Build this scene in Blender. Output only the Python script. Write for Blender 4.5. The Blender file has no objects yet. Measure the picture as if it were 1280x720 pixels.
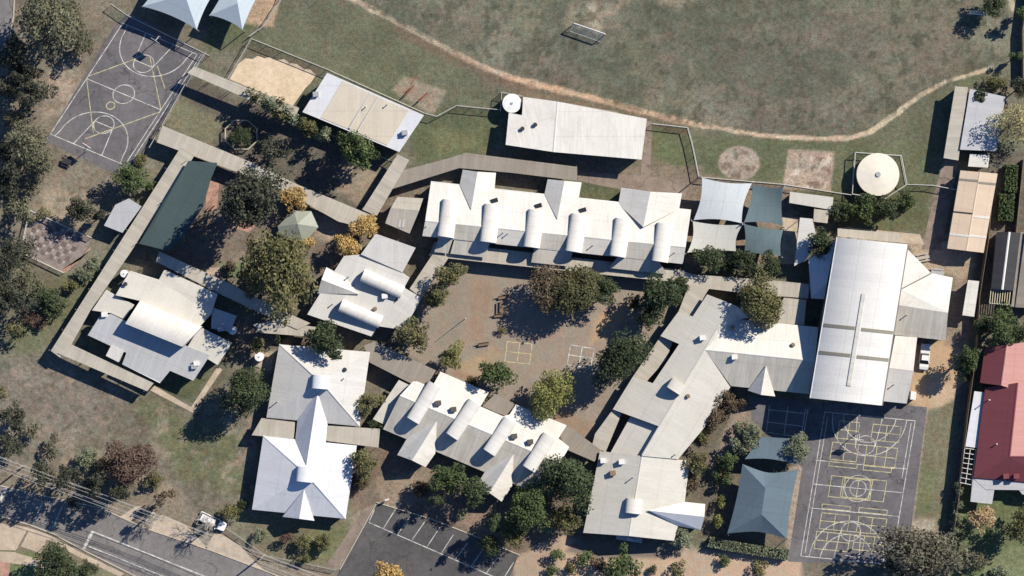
import bpy, bmesh, math, random
import numpy as np
from mathutils import Vector, Matrix
random.seed(7); rng = np.random.default_rng(7)
S = 0.15            # metres per photograph pixel at ground level
H = 500.0           # height of the aerial camera
R = math.radians

# ------------------------------------------------------------------ camera, sky, sun, exposure
scn = bpy.context.scene
C = scn.collection
cam = bpy.data.cameras.new('camera'); camo = bpy.data.objects.new('camera', cam); C.objects.link(camo)
camo.location = (0, 0, H); camo.rotation_euler = (0, 0, 0)
cam.sensor_width = 36; cam.lens = 36 * H / (1280 * S); cam.clip_start = 1; cam.clip_end = 6000
scn.camera = camo
SUN_AZ = Vector((0.79, 0.61)).normalized(); SUN_EL = R(36)
w = bpy.data.worlds.new('World'); scn.world = w; w.use_nodes = True
nt = w.node_tree; sky = nt.nodes.new('ShaderNodeTexSky'); sky.sky_type = 'NISHITA'; sky.sun_disc = False
sky.sun_elevation = SUN_EL; sky.sun_rotation = math.atan2(SUN_AZ.x, SUN_AZ.y)
sky.air_density = 0.8; sky.altitude = 1500; sky.dust_density = 0.0; sky.ozone_density = 5.0
bg = nt.nodes['Background']; bg.inputs['Strength'].default_value = 0.094
tn = nt.nodes.new('ShaderNodeMix'); tn.data_type = 'RGBA'; tn.blend_type = 'MULTIPLY'; tn.inputs['Factor'].default_value = 1; tn.inputs[7].default_value = (.88, .97, 1.06, 1)   # a clear, deep blue autumn sky
nt.links.new(sky.outputs['Color'], tn.inputs[6]); nt.links.new(tn.outputs[2], bg.inputs['Color'])
sl = bpy.data.lights.new('sun', 'SUN'); sl.energy = 5.0; sl.angle = R(0.5); sl.color = (1.0, 0.92, 0.79)
so = bpy.data.objects.new('sun', sl); C.objects.link(so)
so.rotation_euler = Vector((-SUN_AZ.x*math.cos(SUN_EL), -SUN_AZ.y*math.cos(SUN_EL), -math.sin(SUN_EL))).to_track_quat('-Z', 'Y').to_euler()
so.location = (60, 50, 80)
vs = scn.view_settings; vs.view_transform = 'Standard'; vs.look = 'None'; vs.gamma = 1; vs.exposure = 0.42; vs.use_curve_mapping = False
scn.cycles.max_bounces = 6; scn.cycles.diffuse_bounces = 1

# ------------------------------------------------------------------ helpers
def W(px, py, z=0.0):
    k = S * (1 - z / H)
    return Vector(((px - 640) * k, (360 - py) * k, z))

class MB:
    def __init__(s): s.v = []; s.f = []; s.uv = []; s.mi = []; s.sm = []
    def face(s, pts, uv=None, mi=0, smooth=False):
        n = len(s.v); s.v += [tuple(p) for p in pts]; s.f.append(list(range(n, n + len(pts))))
        s.uv.append(uv if uv else [(p[0], p[1]) for p in pts]); s.mi.append(mi); s.sm.append(smooth)
    def box(s, c, d, rz=0.0, mi=0):
        cs, sn = math.cos(rz), math.sin(rz); P = []
        for z in (-.5, .5):
            for x, y in ((-.5,-.5),(.5,-.5),(.5,.5),(-.5,.5)):
                X, Y = x*d[0], y*d[1]; P.append((c[0]+X*cs-Y*sn, c[1]+X*sn+Y*cs, c[2]+z*d[2]))
        for q in ((3,2,1,0),(4,5,6,7),(0,1,5,4),(1,2,6,5),(2,3,7,6),(3,0,4,7)):
            s.face([P[i] for i in q], mi=mi)
    def tube(s, a, b, r0, r1=None, n=8, caps=True, mi=0, smooth=True):
        a, b = Vector(a), Vector(b); r1 = r0 if r1 is None else r1
        t = (b - a).normalized(); u = t.orthogonal().normalized(); q = t.cross(u)
        A = [a + (u*math.cos(2*math.pi*i/n) + q*math.sin(2*math.pi*i/n))*r0 for i in range(n)]
        B = [b + (u*math.cos(2*math.pi*i/n) + q*math.sin(2*math.pi*i/n))*r1 for i in range(n)]
        for i in range(n):
            j = (i+1) % n; s.face([A[i], A[j], B[j], B[i]], mi=mi, smooth=smooth)
        if caps: s.face(A[::-1], mi=mi); s.face(B, mi=mi)
    def strip(s, a, b, wd, z):      # flat painted line
        s.k = getattr(s, 'k', 0)+1; z += (s.k % 7)*.0005   # crossing lines never share a plane
        a = Vector((a[0], a[1], z)); b = Vector((b[0], b[1], z)); t = (b-a).normalized(); n = Vector((-t.y, t.x, 0))*wd/2
        s.face([a-n, b-n, b+n, a+n])
    def poly(s, pts, wd, z, close=False):
        m = len(pts)
        for i in range(m if close else m-1): s.strip(pts[i], pts[(i+1) % m], wd, z)
    def build(s, name, mats, parent=None, weld=False, local=False):
        me = bpy.data.meshes.new(name); me.from_pydata(s.v, [], s.f)
        if not isinstance(mats, (list, tuple)): mats = [mats]
        for m in mats: me.materials.append(m)
        l = me.uv_layers.new(name='UVMap'); k = 0
        flat = [c for u in s.uv for p in u for c in p]; l.data.foreach_set('uv', flat)
        me.polygons.foreach_set('material_index', s.mi); me.polygons.foreach_set('use_smooth', s.sm)
        if weld:
            bm = bmesh.new(); bm.from_mesh(me); bmesh.ops.remove_doubles(bm, verts=bm.verts, dist=1e-4); bm.to_mesh(me); bm.free()
        me.update()
        o = bpy.data.objects.new(name, me); C.objects.link(o)
        if parent:
            o.parent = parent
            if not local and parent.type == 'EMPTY': o.matrix_parent_inverse = Matrix.Translation(-parent.location)
        return o
def tag(o, label=None, cat=None, group=None, kind=None):
    if label: o['label'] = label
    if cat: o['category'] = cat
    if group: o['group'] = group
    if kind: o['kind'] = kind
    return o
def thing(name, label, cat, loc=(0,0,0), group=None, rz=0.0):
    o = bpy.data.objects.new(name, None); o.location = loc; o.rotation_euler = (0, 0, rz); C.objects.link(o)
    o.empty_display_size = 0.3
    return tag(o, label, cat, group)
def shift(mb, base):
    b = Vector(base); mb.v = [(v[0]-b.x, v[1]-b.y, v[2]-b.z) for v in mb.v]; return mb

# ------------------------------------------------------------------ materials
def newmat(name, rough=0.8, spec=0.3):
    m = bpy.data.materials.new(name); m.use_nodes = True; n = m.node_tree.nodes; b = n['Principled BSDF']
    b.inputs['Roughness'].default_value = rough; b.inputs['Specular IOR Level'].default_value = spec
    return m, m.node_tree, b
def N(t, typ, **k):
    n = t.nodes.new(typ)
    for a, v in k.items(): setattr(n, a, v)
    return n
def noise(t, vec, scale, detail=4, rough=.6):
    n = N(t, 'ShaderNodeTexNoise'); n.inputs['Scale'].default_value = scale; n.inputs['Detail'].default_value = detail; n.inputs['Roughness'].default_value = rough
    t.links.new(vec, n.inputs['Vector']); return n.outputs['Fac']
def rng_map(t, v, a, b, c, d):
    n = N(t, 'ShaderNodeMapRange'); t.links.new(v, n.inputs[0])
    for i, x in enumerate((a, b, c, d)): n.inputs[i+1].default_value = x
    return n.outputs[0]
def mix(t, fac, A, B, mode='MIX'):
    n = N(t, 'ShaderNodeMix', data_type='RGBA', blend_type=mode)
    for s, v in ((n.inputs['Factor'], fac), (n.inputs[6], A), (n.inputs[7], B)):
        if hasattr(v, 'is_output'): t.links.new(v, s)
        elif isinstance(v, (int, float)): s.default_value = v
        else: s.default_value = (*v[:3], 1)
    return n.outputs[2]
def math_(t, op, a, b=0.0):
    n = N(t, 'ShaderNodeMath', operation=op)
    for i, v in enumerate((a, b)):
        if hasattr(v, 'is_output'): t.links.new(v, n.inputs[i])
        else: n.inputs[i].default_value = v
    return n.outputs[0]
def mulv(t, col, val):
    n = N(t, 'ShaderNodeVectorMath', operation='SCALE'); t.links.new(col, n.inputs[0]); t.links.new(val, n.inputs['Scale']); return n.outputs[0]
MATS = {}
def plain(name, col, rough=.7, var=.12, scale=1.5, spec=.3, metal=0.0):
    if name in MATS: return MATS[name]
    m, t, b = newmat(name, rough, spec); tc = N(t, 'ShaderNodeTexCoord').outputs['Object']
    f = rng_map(t, noise(t, tc, scale), .3, .7, 1-var, 1+var)
    c = N(t, 'ShaderNodeRGB'); c.outputs[0].default_value = (*col, 1)
    t.links.new(mulv(t, c.outputs[0], f), b.inputs['Base Color']); b.inputs['Metallic'].default_value = metal
    MATS[name] = m; return m
def roofmat(name, col, stain=(.25,.2,.15), amt=.25, rib=.1, sheet=.06, rough=.55, period=.76):
    """painted or galvanised metal sheet: per-sheet tint, ribs, streaks running down the fall, blotchy weathering"""
    m, t, b = newmat(name, rough, .35)
    uv = N(t, 'ShaderNodeUVMap'); uv.uv_map = 'UVMap'; sp = N(t, 'ShaderNodeSeparateXYZ'); t.links.new(uv.outputs[0], sp.inputs[0])
    x, y = sp.outputs[0], sp.outputs[1]
    xs = math_(t, 'MULTIPLY', x, 1/period)
    wn = N(t, 'ShaderNodeTexWhiteNoise', noise_dimensions='1D'); t.links.new(math_(t, 'FLOOR', xs), wn.inputs['W'])
    sh = rng_map(t, wn.outputs['Value'], 0, 1, 1-sheet*.8, 1+sheet*.8)
    fr = math_(t, 'FRACT', xs); rb = rng_map(t, math_(t, 'ABSOLUTE', math_(t, 'SUBTRACT', fr, .5)), .40, .5, 1, 1-rib*.5)
    cb = N(t, 'ShaderNodeCombineXYZ'); t.links.new(math_(t, 'MULTIPLY', x, 2.6), cb.inputs[0]); t.links.new(math_(t, 'MULTIPLY', y, .22), cb.inputs[1])
    st = rng_map(t, noise(t, cb.outputs[0], 1.0, 5, .65), .45, .78, 0, 1)
    ge = N(t, 'ShaderNodeNewGeometry').outputs['Position']
    bl = rng_map(t, noise(t, ge, .22, 5, .62), .42, .75, 0, 1)
    c0 = mix(t, math_(t, 'MULTIPLY', st, amt), col, stain)
    c1 = mix(t, math_(t, 'MULTIPLY', bl, amt*.8), c0, stain)
    sk = rng_map(t, noise(t, ge, 1.6, 6, .8), .66, .74, 0, min(.5, amt*1.3)); c1 = mix(t, sk, c1, (.16,.13,.10))
    lap = rng_map(t, math_(t, 'ABSOLUTE', math_(t, 'SUBTRACT', math_(t, 'FRACT', math_(t, 'MULTIPLY', y, 1/4.7)), .5)), .47, .5, 1, .88)
    f = math_(t, 'MULTIPLY', math_(t, 'MULTIPLY', sh, math_(t, 'MULTIPLY', rb, lap)), rng_map(t, noise(t, ge, 2.5, 3), .3, .7, .95, 1.04))
    t.links.new(mulv(t, c1, f), b.inputs['Base Color'])
    bp = N(t, 'ShaderNodeBump'); bp.inputs['Strength'].default_value = .1; bp.inputs['Distance'].default_value = .05
    t.links.new(rb, bp.inputs['Height']); t.links.new(bp.outputs[0], b.inputs['Normal'])
    MATS[name] = m; return m
ROOF = {
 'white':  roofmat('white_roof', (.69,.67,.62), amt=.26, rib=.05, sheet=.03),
 'cool':   roofmat('cool_white_roof', (.64,.655,.685), stain=(.35,.35,.36), amt=.2, rib=.06, sheet=.03),
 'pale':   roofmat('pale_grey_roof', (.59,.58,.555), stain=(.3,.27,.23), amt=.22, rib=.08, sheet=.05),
 'cream':  roofmat('cream_roof', (.585,.565,.51), stain=(.33,.30,.25), amt=.26, rib=.05, sheet=.03),
 'weather_shade':roofmat('weathered_shaded_roof', (.56,.535,.475), stain=(.27,.23,.18), amt=.42, rib=.16, sheet=.10),  # south slopes: weather streaks, plus their shade-side grey put into the colour
 'beige':  roofmat('beige_roof', (.47,.435,.37), stain=(.24,.2,.15), amt=.35, rib=.12, sheet=.09),
 'brown':  roofmat('brown_grey_roof', (.30,.265,.22), stain=(.17,.14,.11), amt=.35, rib=.12, sheet=.08),
 'grey':   roofmat('mid_grey_roof', (.47,.48,.49), stain=(.24,.23,.22), amt=.25, rib=.10, sheet=.05),
 'blue':   roofmat('blue_grey_roof', (.46,.47,.49), stain=(.25,.25,.27), amt=.2, rib=.08, sheet=.05),
 'peach':  roofmat('peach_roof', (.63,.50,.375), stain=(.42,.31,.22), amt=.2, rib=.06, sheet=.06, period=1.0),
 'green':  roofmat('green_grey_roof', (.30,.32,.27), stain=(.18,.17,.13), amt=.3, rib=.1, sheet=.06),
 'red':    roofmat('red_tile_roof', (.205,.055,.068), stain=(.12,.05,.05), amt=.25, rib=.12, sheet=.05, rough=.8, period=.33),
 'pink':   roofmat('pink_tile_roof', (.50,.26,.235), stain=(.32,.17,.14), amt=.25, rib=.12, sheet=.05, rough=.8, period=.33),  # pinker tiles for the east slopes of the red house
 'dark':   roofmat('dark_roof', (.035,.037,.042), stain=(.02,.02,.02), amt=.3, rib=.15, sheet=.1),
 'teal':   roofmat('teal_shade_cloth', (.055,.085,.088), stain=(.035,.055,.06), amt=.4, rib=.04, sheet=.03, rough=.9, period=2.4),
 'sailw':  roofmat('pale_shade_cloth', (.54,.58,.595), stain=(.36,.38,.39), amt=.28, rib=.12, sheet=.02, rough=.9, period=2.4),
 'saily':  roofmat('cream_shade_cloth', (.55,.55,.50), stain=(.37,.37,.33), amt=.28, rib=.12, sheet=.02, rough=.9, period=2.4),
 'sailb':  roofmat('blue_shade_cloth', (.115,.16,.195), stain=(.08,.115,.14), amt=.35, rib=.14, sheet=.05, rough=.9, period=2.4),
 'sailt':  roofmat('dark_teal_cloth', (.095,.14,.155), stain=(.16,.21,.23), amt=.45, rib=.14, sheet=.03, rough=.9, period=2.4),
 'saill':  roofmat('light_blue_cloth', (.50,.58,.63), stain=(.38,.44,.5), amt=.3, rib=.12, sheet=.02, rough=.9, period=2.4),
}
WALL = plain('cream_brick_wall', (.36,.29,.22), .9, .15, 4)
WALLW = plain('painted_wall', (.55,.53,.49), .8, .08)
GLASS = plain('dark_glass', (.03,.035,.04), .1, .05, 1, .6)
TRIM = plain('white_trim', (.72,.71,.68), .6, .06)
STEEL = plain('galvanised_steel', (.42,.43,.44), .5, .1, 2, .5, .3)
DARK = plain('dark_metal', (.04,.04,.045), .5, .1, 2)
TRUNK = plain('bark', (.16,.125,.10), .95, .3, 5)
PALEBARK = plain('pale_bark', (.40,.36,.31), .95, .25, 5)
TIMBER = plain('timber', (.24,.17,.11), .85, .25, 4)
CONC = plain('concrete', (.46,.41,.34), .9, .12, 1.2)
TANKC = plain('cream_tank_lid', (.74,.69,.58), .7, .06, .8)
RUBBER = plain('black_rubber', (.02,.02,.02), .8)
def paintmat(name, col, under):
    m, t, b = newmat(name, .75, .25); ge = N(t, 'ShaderNodeNewGeometry').outputs['Position']
    f = rng_map(t, noise(t, ge, .9, 8, .75), .40, .64, .08, .88)
    t.links.new(mix(t, f, col, under), b.inputs['Base Color']); MATS[name] = m; return m
PW = paintmat('white_line_paint', (.74,.73,.68), (.14,.14,.14))
PY = paintmat('yellow_line_paint', (.66,.60,.33), (.16,.15,.13))
def asphalt(name, col, light, sc=.12, crack=.45):
    m, t, b = newmat(name, .95, .15); ge = N(t, 'ShaderNodeNewGeometry').outputs['Position']
    f = rng_map(t, noise(t, ge, sc, 6, .65), .35, .68, 0, 1)
    c = mix(t, f, col, light)
    wv = N(t, 'ShaderNodeVectorMath', operation='ADD'); nv = N(t, 'ShaderNodeTexNoise'); nv.inputs['Scale'].default_value = .5; nv.inputs['Detail'].default_value = 4; t.links.new(ge, nv.inputs['Vector']); sc_ = N(t, 'ShaderNodeVectorMath', operation='SCALE'); sc_.inputs['Scale'].default_value = 3.0; t.links.new(nv.outputs['Color'], sc_.inputs[0]); t.links.new(ge, wv.inputs[0]); t.links.new(sc_.outputs[0], wv.inputs[1])
    vo = N(t, 'ShaderNodeTexVoronoi', feature='DISTANCE_TO_EDGE'); vo.inputs['Scale'].default_value = .13; t.links.new(wv.outputs[0], vo.inputs['Vector'])
    c = mix(t, rng_map(t, vo.outputs['Distance'], .004, .014, crack, 0), c, (.03,.03,.03))      # cracks
    c = mix(t, rng_map(t, noise(t, ge, .45, 3, .5), .66, .74, 0, crack), c, (.045,.043,.042))    # oil and damp stains
    g = math_(t, 'MULTIPLY', rng_map(t, noise(t, ge, 3.0, 4, .8), .25, .75, .8, 1.2), rng_map(t, noise(t, ge, .8, 5, .7), .35, .65, .86, 1.12))
    t.links.new(mulv(t, c, g), b.inputs['Base Color']); MATS[name] = m; return m
ASPH = asphalt('court_asphalt', (.118,.114,.124), (.175,.165,.172))
ASPC = asphalt('car_park_asphalt', (.078,.076,.079), (.118,.112,.112))
ASPR = asphalt('road_asphalt', (.17,.16,.158), (.225,.213,.205))
PATHM = asphalt('concrete_path', (.40,.33,.25), (.54,.45,.35), .3, .15)
PAVER = asphalt('brick_paving', (.34,.2,.155), (.45,.28,.21), .4)
DECK = asphalt('brown_deck', (.205,.165,.135), (.29,.235,.195), .3)
GREYP = asphalt('grey_concrete', (.25,.225,.195), (.36,.325,.28), .3)

# ------------------------------------------------------------------ ground: one sheet, painted cover
def nz(shape, cell, octaves=4, seed=0, pers=.55):
    """fractal value noise over a pixel-spaced grid (0..1)"""
    r = np.random.default_rng(seed); out = np.zeros(shape); amp = 1; tot = 0
    for o in range(octaves):
        c = max(cell / 2**o, 1.0); h, w_ = int(shape[0]/c)+3, int(shape[1]/c)+3; g = r.random((h, w_))
        yy = np.arange(shape[0])/c; xx = np.arange(shape[1])/c
        y0 = yy.astype(int); x0 = xx.astype(int); fy = (yy-y0)[:,None]; fx = (xx-x0)[None,:]
        fy = fy*fy*(3-2*fy); fx = fx*fx*(3-2*fx)
        v = (g[y0][:,x0]*(1-fy)*(1-fx) + g[y0][:,x0+1]*(1-fy)*fx + g[y0+1][:,x0]*fy*(1-fx) + g[y0+1][:,x0+1]*fy*fx)
        out += amp*v; tot += amp; amp *= pers
    return out/tot
# fine part of the grid every 2 photo pixels (0.3 m), then widening steps to the horizon
fx = np.arange(-120, 1401, 2.0); fy = np.arange(-120, 841, 2.0)
GX, GY = np.meshgrid(fx, fy); shp = GX.shape
def sdf(poly, X, Y):
    d = np.full(X.shape, 1e9); ins = np.zeros(X.shape, bool); n = len(poly)
    for i in range(n):
        (ax, ay), (bx, by) = poly[i], poly[(i+1) % n]
        ex, ey = bx-ax, by-ay; t = np.clip(((X-ax)*ex+(Y-ay)*ey)/(ex*ex+ey*ey+1e-9), 0, 1)
        d = np.minimum(d, np.hypot(X-ax-t*ex, Y-ay-t*ey))
        c = ((ay > Y) != (by > Y)) & (X < ex*(Y-ay)/(by-ay+1e-12)+ax); ins ^= c
    return np.where(ins, -d, d)
def pld(pts, X, Y):
    d = np.full(X.shape, 1e9)
    for (ax, ay), (bx, by) in zip(pts[:-1], pts[1:]):
        ex, ey = bx-ax, by-ay; t = np.clip(((X-ax)*ex+(Y-ay)*ey)/(ex*ex+ey*ey+1e-9), 0, 1)
        d = np.minimum(d, np.hypot(X-ax-t*ex, Y-ay-t*ey))
    return d
n1, n2, n3, n4 = nz(shp, 60, 6, 1), nz(shp, 22, 5, 2), nz(shp, 8, 4, 3), nz(shp, 120, 6, 4, .6)
col = np.zeros(shp+(3,))
def lay(mask, c):
    global col
    col = col*(1-mask[...,None]) + np.array(c)*mask[...,None]
def ss(x, a, b): 
    t = np.clip((x-a)/(b-a), 0, 1); return t*t*(3-2*t)
lay(np.ones(shp), (.150,.147,.100))
lay(ss(n4, .44, .62)*.7, (.155,.130,.102)); lay(ss(n1, .5, .66)*.7, (.110,.115,.074)); lay(ss(n2, .55, .75)*.55, (.188,.18,.14))
lay(ss(1-n1, .55, .72)*.5, (.105,.092,.078)); lay(ss(n3, .58, .8)*.6, (.07,.072,.052))
def patch(poly, c, soft=6, amp=14, op=1.0, nn=None):
    d = sdf(poly, GX, GY) + ((nn if nn is not None else n2)-.5)*2*amp
    lay(ss(-d, -soft, soft)*op, c)
def track(pts, wd, c, soft=2, amp=3, op=1.0):
    d = pld(pts, GX, GY)-wd + (n3-.5)*2*amp; lay(ss(-d, -soft, soft)*op, c)
def ell(cx, cy, rx, ry=None, n=20):
    ry = ry or rx; return [(cx+rx*math.cos(6.2832*i/n), cy+ry*math.sin(6.2832*i/n)) for i in range(n)]
LAWN = (.092,.11,.055); SOIL = (.112,.096,.080); DRY = (.19,.162,.125); PINK = (.31,.24,.19)
# oval and its edges
patch([(440,0),(560,62),(640,99),(830,150),(950,169),(1060,172),(1120,142),(1190,100),(1236,86),(1260,200),(1150,250),(860,240),(620,140),(530,140),(260,60),(300,0)], (.108,.117,.068), 14, 22, .7)
patch(ell(752,12,38,32), (.33,.285,.205), 9, 14, .95); patch(ell(716,20,14,22), (.27,.23,.16), 8, 12, .6); patch(ell(836,-4,26,10), (.27,.23,.16), 8, 10, .6)
patch(ell(670,95,60,40), (.135,.115,.09), 20, 30, .6); patch(ell(720,60,40,24), (.09,.11,.085), 16, 20, .55)
patch(ell(1010,60,80,40), (.13,.112,.095), 20, 30, .5); patch(ell(560,30,60,30), (.14,.115,.09), 20, 30, .5)
patch([(262,18),(330,20),(300,50),(260,66)], LAWN, 6, 10, .8)
patch([(510,150),(560,134),(626,138),(612,200),(560,196),(520,206)], LAWN, 5, 6, .9); patch([(540,165),(600,160),(605,190),(550,192)], (.16,.16,.075), 8, 12, .7)
patch([(816,155),(860,160),(872,218),(816,222)], (.115,.13,.062), 4, 5, .9); patch([(870,170),(1160,180),(1170,260),(1040,250),(870,240)], (.108,.122,.062), 8, 12, .7)
track([(436,-4),(470,14),(520,40),(560,62),(600,82),(640,98)], 3.2, (.46,.35,.25), 1.3, 2.2); track([(640,98),(700,113),(760,127),(830,147),(880,157)], 3.6, (.47,.305,.20), 1.4, 3)
track([(880,157),(950,169),(1010,173),(1060,173),(1088,165)], 2.8, (.46,.34,.24), 1.3, 2.2); track([(1088,165),(1120,142),(1150,119),(1185,101),(1210,94),(1240,85)], 2.7, (.47,.37,.25), 1.2, 2)
track([(500,40),(560,70),(620,98),(680,122),(760,138),(850,160)], 7, (.16,.10,.07), 5, 9, .55); track([(1260,-10),(1266,10)], 3, (.45,.36,.26))
# west side
patch([(0,0),(130,0),(142,34),(57,174),(144,218),(160,240),(110,345),(60,430),(0,430)], (.185,.155,.12), 12, 24, .9)
patch([(306,-20),(352,-20),(342,34),(306,28)], (.40,.27,.18), 3, 4, .9)
patch([(305,56),(400,86),(396,98),(310,74)], (.14,.115,.08), 5, 8, .9)
patch([(60,80),(112,90),(95,130),(55,150)], PINK, 8, 14, .85); patch([(55,190),(140,225),(130,250),(100,290),(40,262)], DRY, 10, 16, .8); patch([(60,230),(110,245),(95,285),(45,262)], (.29,.225,.17), 8, 12, .8)
patch([(0,330),(70,330),(80,440),(0,445)], (.13,.125,.08), 12, 20, .7); patch([(60,345),(140,330),(120,360),(80,410),(50,400)], (.11,.115,.06), 8, 12, .8)
patch([(0,430),(64,436),(190,490),(240,515),(300,480),(320,640),(200,650),(100,600),(0,590)], (.155,.138,.108), 12, 20, .95)
patch([(0,450),(80,445),(150,500),(80,560),(0,540)], (.185,.155,.13), 14, 28, .8); patch([(170,498),(240,512),(300,540),(312,620),(260,620),(215,580)], (.125,.132,.065), 14, 24, .85)
patch([(0,400),(60,405),(50,440),(20,452),(0,440)], (.13,.14,.075), 8, 14, .7); patch([(70,575),(140,565),(220,610),(240,640),(130,625)], (.25,.19,.14), 10, 16, .8)
# grounds between the buildings
patch([(200,110),(240,100),(380,160),(480,200),(455,262),(200,160)], SOIL, 5, 8, .95); patch([(205,120),(275,150),(270,185),(210,158)], (.175,.17,.10), 6, 10, .8)
patch([(430,200),(475,215),(450,255),(420,240)], (.27,.21,.15), 6, 10, .8); patch([(470,240),(535,225),(528,250),(480,282)], (.17,.13,.10), 4, 5)
patch([(240,195),(290,212),(352,236),(452,284),(430,330),(400,400),(280,350),(200,314)], (.16,.125,.10), 5, 8, .95)
patch([(390,265),(440,285),(420,305),(395,295)], (.33,.25,.19), 5, 7, .9); patch([(285,320),(335,300),(345,330),(300,345)], (.24,.19,.14), 6, 8, .7); patch([(268,326),(310,325),(300,350),(275,345)], (.13,.17,.07), 4, 6, .85); patch([(255,335),(280,330),(275,350),(255,345)], (.42,.30,.22), 4, 5, .9)
patch([(300,400),(470,420),(480,470),(460,600),(330,640),(290,480)], (.155,.125,.095), 5, 8, .9); patch([(316,440),(346,438),(340,465),(316,462)], (.36,.28,.21), 4, 5, .9)
patch([(110,380),(300,400),(270,500),(190,490)], (.13,.115,.08), 5, 8, .9); patch([(190,480),(240,505),(262,470),(230,470)], (.075,.09,.04), 4, 6, .8)
# courtyard
CY = [(556,322),(853,350),(870,362),(745,556),(545,465),(505,440),(520,380)]
patch(CY, (.258,.208,.168), 3, 3); patch([(585,345),(620,350),(605,430),(580,430)], (.28,.185,.125), 6, 10, .7); patch([(560,350),(585,345),(575,440),(540,450)], (.235,.195,.155), 6, 10, .6)
patch([(610,420),(660,395),(735,400),(770,372),(785,385),(765,430),(700,470),(640,470)], (.275,.215,.172), 10, 14, .75); patch([(748,395),(785,370),(792,378),(760,420),(738,430)], (.40,.265,.15), 5, 8, .9)
patch([(570,452),(615,432),(625,440),(600,478),(570,470)], (.36,.25,.15), 6, 9, .8); patch([(570,462),(600,470),(596,482),(562,470)], (.26,.15,.10), 4, 6, .8); patch([(700,510),(745,528),(735,552),(690,525)], (.27,.18,.12), 5, 8, .8)
# south
patch([(430,560),(720,570),(745,680),(650,720),(420,720),(440,640)], (.165,.12,.092), 5, 8, .95); patch([(470,600),(540,580),(530,625),(480,640)], (.24,.185,.135), 5, 8, .8); patch([(425,650),(468,632),(436,712),(410,712)], (.22,.18,.13), 3, 4, .9)
patch([(300,640),(440,650),(425,715),(330,705)], (.15,.135,.085), 5, 8, .95); patch([(390,665),(440,650),(420,700),(370,700)], (.15,.165,.075), 6, 9, .7)
patch([(560,645),(610,640),(640,670),(600,672)], (.24,.165,.12), 5, 8, .8)
patch([(640,700),(700,672),(840,690),(1000,685),(1005,730),(640,730)], (.45,.31,.215), 4, 6, .95); patch([(640,700),(700,675),(700,730),(640,730)], (.33,.24,.175), 6, 6, .9)
patch([(720,672),(845,678),(850,695),(740,698),(705,690)], (.15,.13,.12), 4, 5, .9); patch([(855,680),(900,690),(890,720),(850,720)], (.36,.27,.2), 5, 8, .7)
patch([(880,480),(945,495),(1010,500),(1000,580),(985,690),(880,685),(858,600)], (.125,.105,.08), 5, 8, .95); patch([(920,510),(965,505),(960,540),(935,540),(915,560),(890,590),(880,585)], (.25,.195,.16), 5, 6, .85); patch([(985,585),(1008,575),(1000,690),(984,690)], (.33,.255,.20), 3, 5, .9)
# east
patch([(1138,430),(1190,425),(1212,440),(1205,480),(1160,520),(1138,505)], (.43,.285,.17), 4, 6, .95); patch([(1165,480),(1205,478),(1196,500),(1165,518)], (.47,.33,.22), 4, 6, .8)
patch([(1150,515),(1200,500),(1192,640),(1170,675),(1140,672)], (.165,.15,.095), 3, 6, .95); patch([(1150,580),(1175,585),(1165,640),(1145,640)], (.13,.145,.07), 8, 10, .8); patch([(1138,650),(1170,650),(1165,672),(1136,672)], (.34,.28,.22), 5, 6, .8)
patch([(1150,512),(1160,512),(1138,672),(1131,670)], (.36,.27,.21), 2, 2, .9)
patch([(1040,240),(1160,230),(1165,290),(1040,290)], (.105,.11,.055), 5, 8, .95); patch([(1128,300),(1200,300),(1232,320),(1200,360),(1190,345),(1160,340),(1136,310)], (.34,.255,.18), 4, 7, .95); patch([(1190,345),(1215,345),(1212,440),(1182,430)], (.23,.17,.13), 4, 6, .9)
patch([(1225,190),(1290,190),(1290,400),(1215,400)], (.12,.105,.085), 4, 6, .95); patch([(1195,480),(1225,480),(1205,620),(1180,690)], (.12,.11,.08), 4, 6, .9); patch([(1195,605),(1290,600),(1290,730),(1185,730)], (.115,.14,.06), 5, 8, .95); patch([(1225,690),(1290,680),(1290,725),(1225,725)], (.15,.17,.085), 6, 8, .8)
patch([(700,150),(870,215),(880,330),(500,290),(500,240)], (.16,.13,.10), 4, 6, .5); patch([(775,210),(880,205),(880,285),(780,260)], (.20,.15,.115), 3, 4, .85); patch([(680,225),(790,225),(790,255),(680,245)], (.09,.105,.05), 3, 6, .85)
patch([(860,215),(990,230),(1000,330),(850,330)], (.22,.165,.125), 4, 5, .9)
def mott(poly, c, lo=.5, hi=.62, nn=None, op=.8):
    lay(ss(-sdf(poly, GX, GY), -2, 2)*ss(nn if nn is not None else n3, lo, hi)*op, c)
FIELD = [(440,0),(560,62),(830,150),(950,169),(1090,160),(1240,80),(1260,-20),(430,-20)]
n5 = nz(shp, 5, 3, 31, .7); n6 = nz(shp, 34, 5, 37, .65)
mott(FIELD, (.066,.068,.046), .52, .66, n5, .65); mott(FIELD, (.160,.128,.10), .54, .68, nz(shp, 26, 5, 53, .65), .38); mott(FIELD, (.175,.172,.13), .56, .72, nz(shp, 6, 3, 41, .7), .45); mott(FIELD, (.085,.092,.066), .5, .62, n6, .6)
WLAWN = [(0,430),(64,440),(190,490),(240,515),(320,520),(320,640),(200,640),(0,590)]
mott(WLAWN, (.085,.08,.058), .52, .66, n5, .55); mott(WLAWN, (.25,.205,.165), .56, .70, nz(shp, 7, 3, 43, .7), .55); mott([(0,0),(130,0),(142,34),(57,174),(144,218),(110,345),(0,430)], (.11,.095,.07), .5, .64, n5, .5)
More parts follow.
